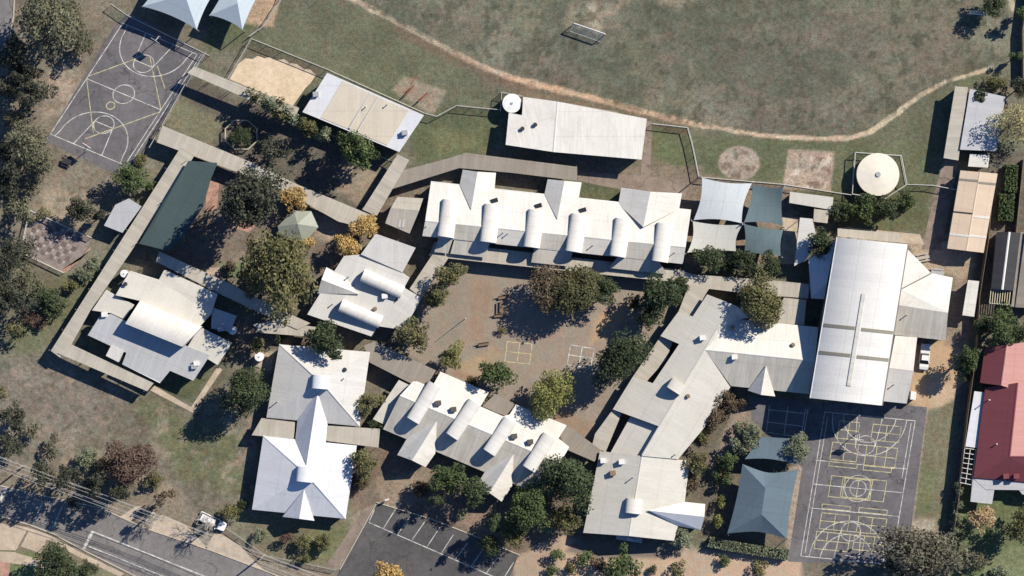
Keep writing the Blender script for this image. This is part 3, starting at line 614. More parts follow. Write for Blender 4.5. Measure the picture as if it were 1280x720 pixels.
# flat white and beige
pc = [([(409,91),(530,144),(499,190),(378,140)], lambda x, y: 4.6-.004*(y-90))]
t_ = building('flat roofed white building with a cream middle beside the sand pit', pc, Rw['cool'], wm=WALLW)
roof_mesh([([(428,101),(511,138),(484,181.5),(401,147)], lambda x, y: 4.66-.004*(y-90))], .05).build('roof_panel', roofmat('cream_roof_middle', (.60,.54,.44), stain=(.42,.37,.3), amt=.3, rib=.08, sheet=.05), t_)
for a, b_ in (((462,116),(436,160)),((472,121),(446,164))): roof_mesh([([a,(a[0]+2.2,a[1]+1),(b_[0]+2.2,b_[1]+1),b_], 4.6)], .02).build('roof_light', Rw['cream'], t_)
for x, y in ((395,118),(506,166)): vent(x, y, 4.45, t_, 'box', STEEL)
vent(457,134,4.5,t_,'flue'); vent(484,131,4.5,t_,'flue')
# small link block at the end of A
pz = zplane((489,260),(523,263),3.9,.03)
t_ = building('small khaki roofed block squeezed between the orange tree and the long classroom block', [([(497,246),(529,248),(524,263),(488.5,260)], pz), ([(488.5,260),(524,263),(512,292),(481.5,279)], pz)], Rw['beige'])
for x in (0, 4.5): roof_mesh([([(499+x,274),(501.8+x,275),(500.5+x,285.5),(497+x,283.5)], lambda a, b_: pz(a,b_)+.06)], .02).build('roof_light', Rw['cream'], t_)
# ------------------------------------------------------------------ B3 twin-barrel block west of the courtyard
zz = lambda x, y: 3.2 + .012*max(0, 40-abs((x-430)*-.39+(y-372)*.92))
pc = [([(469.6,292),(519.6,309.6),(503,340.5),(451,318)], lambda x, y: 4.3-.012*(y-292)), ([(430,320),(451,318),(503,340.5),(512,347),(505,360),(494,374),(486,392),(472,408),(464,420.5),(384,393),(400,367)], 3.6), ]
t_ = building('pale roofed block with two slanting barrel monitors beside the large olive tree', pc, Rw['pale'], wm=WALL)
gw = [([(402,349.5),(408,334),(430,345),(448.75,367.5)], [4.9,3.55,3.62,4.0]), ([(402,349.5),(448.75,367.5),(425,368),(396.5,367)], [4.9,4.0,3.6,3.55])]
roof_mesh(gw).build('roof', Rw['white'], t_); walls([gw[0], gw[1]], t_, WALL, glaze=False)
vault((503,366),(453,343.5), 16, 4.9, 5.7, 3.2, t_, Rw['white'], .7); vault((476,403),(425.5,381.5), 16, 4.9, 5.7, 3.2, t_, Rw['white'], .7)
vent(481,370,3.75,t_,'box'); vent(469,386,3.65,t_,'cap',TIMBER); vent(436,346,3.8,t_,'flue'); vent(416,380,3.7,t_,'flue')
# hexagonal gazebo
hx = [(347,283),(367,263),(389,264),(398,284),(379,304.5),(350,296)]; ap = (372,280)
t_ = thing('gazebo', 'grey-green six sided gazebo between the yellow tree and the large olive tree', 'gazebo', W(372,282))
roof_mesh([([hx[i], hx[(i+1)%6], ap], [2.8,2.8,4.3]) for i in range(6)]).build('roof', Rw['green'], t_); posts(hx, 2.8, t_, 30, TIMBER)
# ------------------------------------------------------------------ B6 south-west hall with raised curved roof
t_ = building('south-west white hall with a raised curved roof, walled in by the L shaped walkway', [([(162.5,338.4),(198.6,349.5),(205.5,337),(272,367.5),(264,392.5),(249,409),(175,376),(144.4,369)], lambda x, y: 3.1+.018*max(0,min(60,(x-162)*-.39+(y-338)*.92)))], Rw['cream'], wm=WALLW)
so = [([(139,392.5),(125,395),(109.7,419),(141.7,434),(158,441),(152.8,455),(200,478.7),(212.5,463.4),(241.7,476),(262.5,444),(234.7,433),(154,400)], lambda x, y: 3.7-.012*max(0,(x-154)*-.39+(y-400)*.92))]
roof_mesh(so).build('roof', Rw['grey'], t_); walls(so, t_, WALLW)
o2 = [([(133,362),(144.4,369),(168,381),(155,399),(139,391.5),(115,388)], 3.05)]; o3 = [([(234.7,433),(250,408.5),(290,428.7),(272,456.4)], 3.45)]; o4 = [([(265,384),(296,395),(287.5,415),(264,410.6)], 2.85)]
for q_, m_k in ((o2,'cream'),(o3,'cream'),(o4,'grey')): roof_mesh(q_).build('roof', Rw[m_k], t_); walls(q_, t_, WALLW, glaze=False)
# raised roof: shallow curve between two long edges
m_ = MB(); q = [(175,376),(252,408.5),(228,433.5),(156.5,404.5)]; n_ = 10
def cl(s_, f): x = (q[0][0]*(1-f)+q[3][0]*f)*(1-s_)+(q[1][0]*(1-f)+q[2][0]*f)*s_; y = (q[0][1]*(1-f)+q[3][1]*f)*(1-s_)+(q[1][1]*(1-f)+q[2][1]*f)*s_; return W(x, y, 5.2+.75*f+.45*math.sin(math.pi*f))
for i in range(n_):
    f0, f1 = i/n_, (i+1)/n_; m_.face([cl(0,f0), cl(0,f1), cl(1,f1), cl(1,f0)], [(0,f0*5),(0,f1*5),(13,f1*5),(13,f0*5)], smooth=True)
for s_ in (0, 1): m_.face([cl(s_, i/n_) for i in range(n_+1)] + [Vector((*cl(s_,1)[:2], 3)), Vector((*cl(s_,0)[:2], 3))], mi=1)
for f in (0, 1): m_.face([cl(0,f), cl(1,f), Vector((*cl(1,f)[:2],3)), Vector((*cl(0,f)[:2],3))], mi=1)
m_.build('raised_roof', [Rw['white'], WALLW], t_)
m_ = MB(); p = W(147,441.5); m_.box((p.x,p.y,1.8),(2.6,2.2,3.6),R(-27)); m_.build('plant_room', [Rw['pale']], t_)
vent(131,393,3.5,t_,'box'); vent(246,454,3.4,t_,'box'); vent(243,458,3.3,t_,'box',STEEL); vent(276,411,3.3,t_,'box',STEEL); vent(157,355,3.6,t_,'cap'); gutter([(152.8,455),(200,478.7)], [3.1]*2, t_)
# ------------------------------------------------------------------ B7 twin pyramid roofs joined by a gable
TL, TR, BR, BL, ap = (349,430.4), (462.5,440), (449.5,533), (333,522), (400,477)
pu = [([TL,TR,ap],[3,3,5.9]), ([TR,BR,ap],[3,3,5.9]), ([BR,BL,ap],[3,3,5.9]), ([BL,TL,ap],[3,3,5.9])]
t_ = building('pair of white pyramid roofs joined by a gable, standing above the street verge', pu, Rw['pale'], wm=WALL)
TL, TR, BR, BL, ap2 = (329,545), (446,557), (432,648.5), (315,637), (384,594)
pl = [([TL,TR,ap2],[3,3,6.0]), ([TR,BR,ap2],[3,3,6.0]), ([BR,BL,ap2],[3,3,6.0]), ([BL,TL,ap2],[3,3,6.0])]
roof_mesh(pl).build('roof', Rw['cool'], t_); walls(pl, t_, WALL)
gz = [([(397,491),(372,523),(369,550),(383,581)],[5.2,3.1,3.1,5.3]), ([(397,491),(383,581),(407,553),(409.5,531)],[5.2,5.3,3.1,3.1])]
roof_mesh(gz).build('roof', Rw['cool'], t_); walls(gz, t_, WALL, glaze=False)
gs = [([(353,646),(374,648.5),(380,612)],[3.0,4.7,5.0]), ([(374,648.5),(393,651),(380,612)],[4.7,3.0,5.0])]
roof_mesh(gs).build('roof', Rw['cool'], t_); walls([gs[0],gs[1]], t_, WALL, glaze=False)
vault((401,469),(399.5,486), 21, 6.5, 6.9, 4.6, t_, Rw['cool'], .7); vault((382,584),(380,602.5), 21, 6.6, 7.0, 4.6, t_, Rw['cool'], .7)
ridge_cap([(349,430.4),(398,475)], [3,5.85], t_, Rw['pale']); ridge_cap([(449.5,533),(403,479)], [3,5.85], t_, Rw['pale']); ridge_cap([(329,545),(382,592)], [3,5.95], t_, Rw['cool']); ridge_cap([(432,648.5),(386,596)], [3,5.95], t_, Rw['cool'])
for x, y in ((431,462),(430,473)): vent(x, y, 4.3, t_, 'cap' if y < 465 else 'flue')
vent(347,502,3.8,t_,'flue')
for lab, pp, z in (('flat beige walkway roof on the left flank of the twin pyramid building', [(327,522.5),(368.7,527.7),(367.7,548.5),(314.6,544)], 2.75), ('flat beige walkway roof on the right flank of the twin pyramid building', [(410,532),(475,536),(473,559.5),(407,551)], 2.8)):
    walkway(lab, pp, z, Rw['beige'])
# ------------------------------------------------------------------ B8 sawtooth block with four slanting barrels
rA, rB = (500,494.5), (700,579); zz = zplane(rA, rB, 4.8, .037)
Np = [(516,477),(521,476.5),(533,481.5),(541,482),(550.6,464.6),(611,490.6),(600.5,508),(629,520.5),(637,518),(645,505.6),(708.5,531.7),(698,548),(711.7,558.75),(700,579),(500,494.5)]
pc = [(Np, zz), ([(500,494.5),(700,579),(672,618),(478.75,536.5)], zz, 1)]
t_ = building('white saw-tooth classroom block with four slanting barrel monitors south of the courtyard', pc, [Rw['white'], Rw['weather_shade']])
gq = []
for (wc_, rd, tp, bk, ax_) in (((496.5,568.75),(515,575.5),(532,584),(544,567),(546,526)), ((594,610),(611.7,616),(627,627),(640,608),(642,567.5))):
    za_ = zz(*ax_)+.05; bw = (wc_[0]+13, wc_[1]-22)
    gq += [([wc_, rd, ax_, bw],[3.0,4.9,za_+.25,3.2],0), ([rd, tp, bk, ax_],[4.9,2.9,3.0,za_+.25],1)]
roof_mesh(gq).build('roof', [Rw['pale'], Rw['white']], t_); walls(gq, t_, WALL, glaze=False)  # sunlit east slopes painted whiter than the west ones and pitched steeper
for A_, B_ in (((543.5,480),(516,526)),((593.5,503),(565,546)),((638,525.5),(611.5,566)),((687,545),(661,586.5))):
    vault(A_, B_, 17.5, 5.0, 6.1, 3.0, t_, Rw['pale'], .65)
for x, y in ((548,503.5),(567,511.5),(643,545),(663,552)): vent(x, y, zz(x,y)+.15, t_, 'box', plain('vent_dark',(.10,.09,.08)))
ridge_cap([(500,494.5),(700,579)], [4.8,4.8], t_, Rw['white'])
walkway('narrow cream lean-to strip along the west end of the saw-tooth block', [(498.5,475),(511,481),(479.8,530.5),(466,524)], lambda x, y: 2.6+.004*(530-y), Rw['cream'])
# ------------------------------------------------------------------ B9 + wing: stepped cream block east of the courtyard
A9, B9 = (881,437), (802,570); z9 = zplane(A9, B9, 5.2, .036)
wp = [(915,380),(881,437),(824,533),(766,511.7),(791,471),(816,479),(849,430),(825.6,420),(848,389.6),(866,395.5),(884,368)]
pc = [(wp, z9), ([(881,437),(913,484),(880,535),(847.5,574),(802,570),(824,533)], z9)]
t_ = building('long stepped cream block with a wing towards the big hall, east of the courtyard', pc, Rw['cream'])
lo = [([(824,533),(802,570),(763,566),(788,521)], lambda x, y: z9(x,y)-.95)]
roof_mesh(lo).build('roof', Rw['cream'], t_); walls(lo, t_)
zw = zplane((881,437),(1019,451),5.2,.045)
wg = [([(881,437),(1019,451),(1023,409),(962,403),(925,399)],zw), ([(915,380),(945,396),(925,399),(881,437)],[5.2,3.3,zw(925,399),5.2])]
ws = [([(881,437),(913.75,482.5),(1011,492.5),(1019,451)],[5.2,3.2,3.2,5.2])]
roof_mesh(wg).build('roof', Rw['white'], t_); roof_mesh(ws).build('roof', Rw['weather_shade'], t_); walls(wg+ws, t_)
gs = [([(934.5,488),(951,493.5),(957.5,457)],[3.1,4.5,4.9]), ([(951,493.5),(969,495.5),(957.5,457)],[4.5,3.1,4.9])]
roof_mesh([gs[0]]).build('roof', Rw['pale'], t_); roof_mesh([gs[1]]).build('roof', Rw['white'], t_); walls(gs, t_, glaze=False)  # sunlight put into the colour: east slope white, west slope greyer
ridge_cap([(915,380),(881,437),(803,569)], [5.2,5.2,5.2], t_, Rw['cream']); ridge_cap([(881,437),(1018,451)], [5.2,5.2], t_, Rw['white'])
vault((849,478),(842,489), 20, 6.3, 6.5, 4.3, t_, Rw['cream'], .4)
vent(860,495,z9(860,495),t_,'cap',TIMBER); vent(878,422,5.0,t_,'box'); vent(916,410,4.3,t_,'cap',TIMBER); vent(991,431,4.4,t_,'cap',TIMBER); vent(918,446,4.9,t_,'box'); vent(844,568,z9(844,568),t_,'flue')
# B10 south end block
A0, B0 = (802.5,569), (786,669.5); z0 = zplane(A0, B0, 5.0, .034)
pc = [([(750,564),(802.5,570),(786,670),(729,666)], z0), ([(802.5,570),(862,576),(856,627.5),(847.5,657.5),(842.5,676),(786,670)], z0)]
t_ = building('square cream roofed office with a small central monitor and gabled porch, bottom centre', pc, Rw['cream'])
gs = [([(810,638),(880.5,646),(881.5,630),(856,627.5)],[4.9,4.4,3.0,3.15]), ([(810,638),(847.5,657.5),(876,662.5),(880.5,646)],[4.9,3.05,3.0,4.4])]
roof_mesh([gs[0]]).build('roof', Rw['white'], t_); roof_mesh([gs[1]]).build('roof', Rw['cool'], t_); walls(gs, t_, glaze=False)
vault((793.5,624),(791.5,642), 20, 5.7, 6.0, 4.0, t_, Rw['white'], .6); ridge_cap([(802.5,570),(786,670)], [5,5], t_, Rw['cream'])
vent(754,575.5,3.6,t_,'box'); vent(777,577,4.2,t_,'box'); vent(766,591,3.9,t_,'box',TIMBER); vent(791,597,5,t_,'flue')
roof_mesh([([(771,668),(803,673),(802,679),(770,674)], 2.6)]).build('awning', Rw['blue'], t_); roof_mesh([([(784,671),(794,675.5),(784,676)],[2.9,2.8,2.8])]).build('canopy', Rw['white'], t_)
# ------------------------------------------------------------------ Hall
hq = [(1046,296.5),(1135,305.5),(1102.7,507),(1012.5,497.5)]
def hp(u, v, lift=0.0):
    x = (hq[0][0]*(1-u)+hq[1][0]*u)*(1-v)+(hq[3][0]*(1-u)+hq[2][0]*u)*v; y = (hq[0][1]*(1-u)+hq[1][1]*u)*(1-v)+(hq[3][1]*(1-u)+hq[2][1]*u)*v
    return W(x, y, 7.5+1.7*(1-(2*u-1)**2)+lift)
t_ = thing('school_hall', 'very large white hall with a gently curved roof and dark cross bands', 'hall', W(1074,401))
def hall_strip(name, m, u0, u1, v0, v1, lift, nu=16, nv=1):
    m_ = MB()
    for i in range(nu):
        a, b_ = u0+(u1-u0)*i/nu, u0+(u1-u0)*(i+1)/nu
        m_.face([hp(a,v0,lift), hp(a,v1,lift), hp(b_,v1,lift), hp(b_,v0,lift)], [(v0*30,a*13.5),(v1*30,a*13.5),(v1*30,b_*13.5),(v0*30,b_*13.5)], smooth=True)
    return m_.build(name, m, t_)
m_ = MB()
for i in range(20):
    a, b_ = i/20, (i+1)/20
    m_.face([hp(a,0), hp(a,1), hp(b_,1), hp(b_,0)], [(0,a*13.5),(30,a*13.5),(30,b_*13.5),(0,b_*13.5)], smooth=True)
for v in (0, 1):
    for i in range(20): a, b_ = i/20, (i+1)/20; dz = Vector((0,0,.35)); m_.face([hp(a,v), hp(b_,v), hp(b_,v)-dz, hp(a,v)-dz])
m_.build('roof', roofmat('hall_roof', (.66,.65,.625), stain=(.4,.39,.37), amt=.16, rib=.07, sheet=.04, period=1.5), t_)
BAND = roofmat('dark_roof_light', (.24,.225,.185), stain=(.2,.18,.15), amt=.3)
for v in (.535, .705):
    hall_strip('roof_light', BAND, .02, .455, v, v+.021, .05); hall_strip('roof_light', BAND, .545, .99, v+.003, v+.024, .05)
RV = roofmat('ridge_vent', (.62,.61,.56), amt=.4); m_ = MB()
for (u0, u1) in ((.466,.474),(.474,.526),(.526,.534)):
    z0_, z1_ = (0, .16) if u1 < .5 else ((.16,.16) if u0 < .52 else (.16,0))
    for i in range(16): a, b_ = .33+.57*i/16, .33+.57*(i+1)/16; m_.face([hp(u0,a,z0_+.01), hp(u0,b_,z0_+.01), hp(u1,b_,z1_+.01), hp(u1,a,z1_+.01)], [(a*12,0),(b_*12,0),(b_*12,.7),(a*12,.7)])
m_.build('ridge_vent', RV, t_)
pe = [hp(0,0,-.2), hp(0,1,-.2), hp(1,1,-.2), hp(1,0,-.2)]; m_ = MB()
ws_ = [[hp(i/20, 0, -.2) for i in range(21)], [hp(1, 0, -.2), hp(1, 1, -.2)], [hp(1-i/20, 1, -.2) for i in range(21)], [hp(0, 1, -.2), hp(0, 0, -.2)]]
for chain in ws_:
    for a, b_ in zip(chain[:-1], chain[1:]):
        ins = lambda p_: Vector((p_.x+(t_.location.x-p_.x)*.03, p_.y+(t_.location.y-p_.y)*.02, p_.z)); A, B = ins(a), ins(b_); m_.face([Vector((A.x,A.y,0)), Vector((B.x,B.y,0)), B, A])
m_.build('wall', WALL, t_)
m_ = MB(); m_.tube(hp(0,0,-.05), hp(0,1,-.05), .12, n=6); m_.build('gutter', TRIM, t_); m_ = MB(); m_.tube(hp(1,0,-.05), hp(1,1,-.05), .14, n=6); m_.build('gutter', plain('dark_gutter',(.2,.19,.18)), t_)
# annexes
pe = [([(1135,312),(1164,341.5),(1126,361.5)],[4.6,4.0,5.0]), ([(1126,361.5),(1164,341.5),(1191,347),(1185,391),(1124,381.5)],[4.9,3.8,3.4,4.9,5.0])]
t_ = building('white annex with a valley in its roof, on the yard side of the big hall', pe, Rw['white'], wm=WALL)
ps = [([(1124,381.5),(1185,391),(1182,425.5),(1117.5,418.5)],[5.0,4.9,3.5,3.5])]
roof_mesh(ps).build('roof', Rw['weather_shade'], t_); walls(ps, t_); m_ = MB(); m_.tube(W(1126,361.5,4.92), W(1164,341.5,3.95), .12, n=6); m_.build('valley_gutter', plain('dark_gutter',(.2,.19,.18)), t_)
vent(1133,394,4.6,t_,'flue')
pe = [([(1119,419.5),(1146.5,421.7),(1141.7,463.8),(1111.5,460)],[3.7,3.7,4.6,4.6])]; ps = [([(1111.5,460),(1141.7,463.8),(1133.4,504.5),(1104.5,501.5)],[4.6,4.6,3.6,3.6])]
t_ = building('narrow half white half grey annex beside the parked ute and the big hall', pe+ps, Rw['pale'])
roof_mesh([(pe[0][0],[z_+.03 for z_ in pe[0][1]])], .03).build('roof', Rw['white'], t_); vent(1117,481,4.2,t_,'flue')  # sun-facing slope overlaid in a whiter roof, its lit tone painted on
m_ = MB(); p = W(1139.5,494); m_.box((p.x,p.y,1.1),(1.0,1.5,2.2),-.1); m_.build('porch', TRIM, t_)
t_ = building('small annex with a pointed white roof corner on the courtyard side of the big hall', [([(1044,301),(1010.6,324),(1034,353)],[4.8,3.5,4.6]), ([(1010.6,324),(1034,353),(1030,374),(1014,373)],[3.5,4.6,3.5,3.4])], Rw['cool'])
# ------------------------------------------------------------------ small sheds by the sails
t_ = building('small white skillion shed by the long fence, right of the four shade sails', [([(987.5,239.6),(1041.7,246.5),(1040.6,262.5),(986.5,253.5)], lambda x, y: 2.9-.01*(y-240))], Rw['cream'], cat='shed', name='shed')
walkway('short beige roof hanging off the back of the small white skillion shed', [(1017.7,261),(1037,263.5),(1034,279),(1016.7,277)], 2.5, Rw['beige'])
walkway('narrow white roof running down past the round dark tree towards the hall annex', [(1000,272),(1015.6,273.5),(1022,304),(1006,326),(992.7,332.5)], 2.9, Rw['pale'])
walkway('square beige roof between the brown-green tree and the shaded light well', [(980,372),(1008,375),(1005,406.5),(964,404)], 2.75, Rw['beige'])
walkway('buff roof strip along the north end of the big hall', [(1047,285.5),(1126,292),(1125,303),(1047,295.5)], 2.7, Rw['beige'])
# east sheds
t_ = building('long narrow grey-beige shed beside the right end of the dirt track', [([(1194,108),(1210,109),(1198,200.5),(1179.5,197.5)], lambda x, y: 3.1-.004*(1210-x))], Rw['beige'], cat='shed', name='shed')
pz = zplane((1236,112),(1222,190),3.9,.02)
t_ = building('pale blue roofed shed partly hidden under the yellowing bare tree', [([(1212.5,111),(1257,121),(1245,189),(1200,187)], lambda x, y: 3.4-.012*(x-1200)*.2)], Rw['blue'], cat='shed', name='shed')
t_ = building('tiny bright white shed in the gap above the peach roofed building', [([(1212.5,192),(1237,194),(1235,209.5),(1210,208)], lambda x, y: 2.5-.01*(y-192))], Rw['white'], cat='shed', name='shed')
pz = zplane((1225,215),(1208,313.5),3.4,.016)
pc = [([(1200.6,213),(1225,215),(1208,313.5),(1184,310.6)], pz), ([(1225,215),(1247,217),(1229.6,316),(1208,313.5)], pz)]
t_ = building('long peach roofed portable classroom with pale and dark roof lights', pc, Rw['peach'], name='portable_classroom', wm=WALLW)
def xb(f): return [(1200.6-16.6*f,213+97.6*f),(1225-17*f,215+98.5*f),(1247-17.4*f,217+99*f)]
for f, s_, m in ((.10,0,BAND),(.12,1,BAND),(.52,0,DARK),(.545,1,Rw['white']),(.80,0,Rw['white']),(.79,1,Rw['white'])):
    a, b_ = xb(f), xb(f+.028 if m is not DARK else f+.018); roof_mesh([([a[s_],a[s_+1],b_[s_+1],b_[s_]], lambda x, y: pz(x,y)+.05)], .03).build('roof_light', m, t_)
ridge_cap([(1225,215),(1208,313.5)], [3.42,3.42], t_, Rw['peach'])
t_ = building('narrow bright white container roof between the hall annex and the boundary', [([(1210,350),(1224,351.5),(1217.7,396),(1203,394)], 2.6)], Rw['white'], cat='shed', name='storage_shed', wm=WALLW)
# neighbours
pz = zplane((1260,300),(1249,362),3.6,.03)
t_ = building('dark roofed neighbouring house with a pale ridge line on the right edge', [([(1246,290),(1262,290),(1253,362),(1239,360)], zplane((1262,290),(1253,362),3.4,.03)), ([(1262,290),(1276,291),(1266,363),(1253,362)], zplane((1262,290),(1253,362),3.4,.03))], Rw['dark'], cat='house', name='house')
ridge_cap([(1262,290),(1253,362)], [3.42,3.42], t_, TRIM, .4)
t_ = building('brown-grey roof cut by the right edge, beside the dark roofed house', [([(1282,290),(1300,290),(1300,386),(1269,384)], lambda x, y: 2.9+.02*(x-1269)), ([(1276,290),(1282,290),(1269,384),(1264,383)], 2.7)], Rw['brown'], cat='house', name='house')
rr = (1263,430), (1256,572); 
t_ = thing('house', 'red tiled house with a pink slope and a white verandah, on the right edge', 'house', W(1255,520))
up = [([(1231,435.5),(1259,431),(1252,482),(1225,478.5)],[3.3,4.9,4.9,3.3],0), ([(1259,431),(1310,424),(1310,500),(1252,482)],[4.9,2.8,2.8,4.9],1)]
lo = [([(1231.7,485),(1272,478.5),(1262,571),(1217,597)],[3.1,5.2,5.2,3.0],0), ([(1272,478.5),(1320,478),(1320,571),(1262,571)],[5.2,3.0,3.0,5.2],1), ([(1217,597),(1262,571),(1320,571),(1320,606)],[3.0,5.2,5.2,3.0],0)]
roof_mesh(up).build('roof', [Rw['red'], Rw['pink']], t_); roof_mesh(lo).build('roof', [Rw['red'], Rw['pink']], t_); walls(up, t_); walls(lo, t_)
ridge_cap([(1272,478.5),(1262,571),(1320,571)], [5.2]*3, t_, Rw['red']); ridge_cap([(1217,597),(1262,571)], [3,5.2], t_, Rw['red']); ridge_cap([(1259,431),(1252,482)], [4.9,4.9], t_, Rw['pink'])
roof_mesh([([(1218,489),(1231.7,490.7),(1221.7,560),(1206.7,558)], 2.6)]).build('verandah_roof', Rw['cool'], t_)
roof_mesh([([(1216,598),(1232,612),(1229,629),(1213,627)], 2.65), ([(1216,597),(1310,606),(1310,613),(1232,612)], 2.7), ([(1232,612),(1243,612),(1240,630),(1229,629)],2.6), ([(1270,608),(1310,613),(1310,622),(1278,618)],2.62)]).build('verandah_roof', Rw['blue'], t_)
for x, y in ((1236,500),(1266,512),(1245,555)): vent(x, y, 4.0, t_, 'flue', TRIM)
for x in (1257,1270): vent(x, 595, 3.6, t_, 'box', Rw['red'])
t_ = thing('pergola', 'white framed open pergola beside the red tiled house', 'pergola', W(1210,580))
m_ = MB()
for k in range(8): f = k/7; m_.strip if False else m_.tube(W(1206-6*f,560+43*f,2.5), W(1220-6*f,562+44*f,2.5), .07, n=4)
m_.build('rafters', TRIM, t_); m_ = MB()
for f in (0,.5,1): m_.tube(W(1206+14*f,560+2*f,2.4), W(1200+14*f,603+3*f,2.4), .07, n=4)
m_.build('beams', TRIM, t_); posts([(1206,560),(1220,562),(1214,606),(1200,603)], 2.4, t_, 5, TRIM, 0)
t_ = thing('pergola', 'cream slatted pergola at the foot of the dark roofed house', 'pergola', W(1250,370)); m_ = MB()
for k in range(9): f = k/8; m_.tube(W(1239+24*f,360+3*f,2.5), W(1237+24*f,379+2*f,2.5), .09, n=4)
m_.build('slats', plain('cream_paint', (.6,.55,.38)), t_); m_ = MB()
for f in (0,1): m_.tube(W(1239-2*f,361+18*f,2.4), W(1263-2*f,363+18*f,2.4), .08, n=4)
m_.build('beams', TRIM, t_); posts([(1239,360),(1263,363),(1261,381),(1237,379)], 2.4, t_, 5, TRIM, 0)
# ------------------------------------------------------------------ covered walkways
WK = [
 ('grey covered walkway from the west court past the sand pit', [(234,91),(243,83),(374,135),(368,149)], 3.5, 'beige'),
 ('wide pale covered walkway running diagonally past the two yellow trees', [(203,157),(310,201),(373,231),(462,268),(468,285),(452,284),(423,277),(352,237),(291,213),(196,178)], 2.72, 'beige'),
 ('long straight covered walkway down the west side beside the dark teal shade roof', [(226,184),(244,193),(160,320),(113,388),(89,431),(75,447),(63.5,438.5)], 2.8, 'beige'),
 ('covered walkway along the street side of the south-west hall', [(72,441.5),(89,430.5),(192,479),(184,489)], 2.95, 'beige'),
 ('short covered walkway climbing from the orange trees to the flat white building', [(497,192.7),(511.7,200),(471,270),(453,262)], 2.9, 'beige'),
 ('bent grey-brown covered walkway behind the long classroom block', [(491,236),(503,213),(560,198),(582,191),(721.5,208.5),(721.5,226),(640,216),(574,210)], 2.65, 'brown'),
 ('verandah roof along the courtyard front of the long classroom block', [(543,302),(640,313),(762,327),(856,338),(853,353.5),(649,332.5),(561,323),(537,319)], 2.55, 'beige'),
 ('covered walkway continuing east from the long classroom block under the dark tree row', [(853,338),(865,343),(960,350),(1012,355),(1010,373),(945,368),(886,361),(852,354)], 2.62, 'beige'),
 ('short diagonal covered walkway at the top right corner of the courtyard', [(861,356),(886,361),(866,396),(848,390)], 2.68, 'beige'),
 ('beige roof strip with a dark slot beside the upper step of the cream block', [(825.6,421),(841,427),(833,449),(808,477),(791,471)], 2.58, 'beige'),
 ('beige roof strip with dark slots beside the lower step of the cream block', [(766,512),(777,517),(757,565),(740,557),(744,542)], 2.6, 'beige'),
 ('grey roof linking the saw-tooth block to the square office', [(698,537),(711,533),(752,563),(743,577),(706,561)], 2.66, 'brown'),
 ('pale roof hugging the courtyard side of the twin-barrel block', [(506,360),(527,372),(505,412.5),(471.7,407.5)], 2.9, 'pale'),
 ('brownish covered walkway between the olive courtyard tree and the saw-tooth block', [(455,432),(468,427),(545,463),(534,481),(513,479),(462,453)], 2.74, 'brown'),
 ('diagonal covered walkway left of the tall olive courtyard tree', [(544,313),(561,322),(527,372),(512,361)], 2.78, 'beige'),
 ('grey roof between the first and second halves of the saw-tooth block', [(619,492),(644,505.6),(632.5,520.5),(603,508)], 2.7, 'brown'),
 ('shaded covered walkway running beneath the large olive tree', [(199,314),(284,353),(345,385),(388,404),(372,412),(338,397),(278,369),(195,327)], 2.76, 'beige'),
 ('buff lean-to roof below the large olive tree, above the twin pyramid building', [(316,405),(343,401),(396,409),(390,421),(325,416)], 2.6, 'beige')]
for lab, poly, z, m in WK: walkway(lab, poly, z, Rw[m])
t_ = building('pale blue roofed shelter beside the long straight walkway, under tree shade', [([(144,256),(161,248),(177,258),(153,291),(130,282)], lambda x, y: 3.0-.01*(y-250))], Rw['blue'], cat='shed', name='shelter')
# ------------------------------------------------------------------ shade sails and tents
def sail(label, P, Z, m, sag=.09, n=14, posts_=True, group='four shade sails'):
    t_ = thing('shade_sail', label, 'shade sail', W(sum(p[0] for p in P)/4, sum(p[1] for p in P)/4), group)
    Q = [W(*p, z) for p, z in zip(P, Z)]; cen = sum(Q, Vector())/4; m_ = MB()
    def f(u, v):
        p = Q[0]*(1-u)*(1-v)+Q[1]*u*(1-v)+Q[2]*u*v+Q[3]*(1-u)*v
        k = sag*4*(u*(1-u)*(abs(2*v-1)**2)*1.0 + v*(1-v)*(abs(2*u-1)**2)); return p+(Vector((cen.x,cen.y,p.z))-p)*k*1.3
    for i in range(n):
        for j in range(n):
            a = [(i/n,j/n),((i+1)/n,j/n),((i+1)/n,(j+1)/n),(i/n,(j+1)/n)]; m_.face([f(*q) for q in a][::-1], [(q[0]*9,q[1]*9) for q in a][::-1], smooth=True)
    m_.build('cloth', m, t_, weld=True)
    for q in Q:
        d = (q-cen); d.z = 0; b_ = q+d.normalized()*.35; m_ = MB(); m_.tube((b_.x,b_.y,0),(b_.x,b_.y,q.z+.25),.1,n=8); m_.build('post', STEEL, t_)
    return t_
sail('pale grey-white shade sail, largest and upper left of the four sails', [(877.5,222),(940,229),(927,279),(867,275)], [4.4,3.2,4.3,3.3], Rw['sailw'])
sail('half pale half dark blue twisted shade sail, upper right of the four sails', [(941,229.5),(979,234.5),(979,282),(930,278)], [3.0,4.6,3.1,4.8], Rw['sailt'], .08)
sail('cream shade sail beside the long classroom block, lower left of the four sails', [(866,276.5),(928,281),(920,314),(859,316)], [3.5,4.2,3.2,4.0], Rw['saily'])
sail('dark teal shade sail above the dark tree row, lower right of the four sails', [(930,280),(979,287.5),(976,320),(930,317)], [4.4,3.1,3.9,3.2], Rw['sailt'], .06)
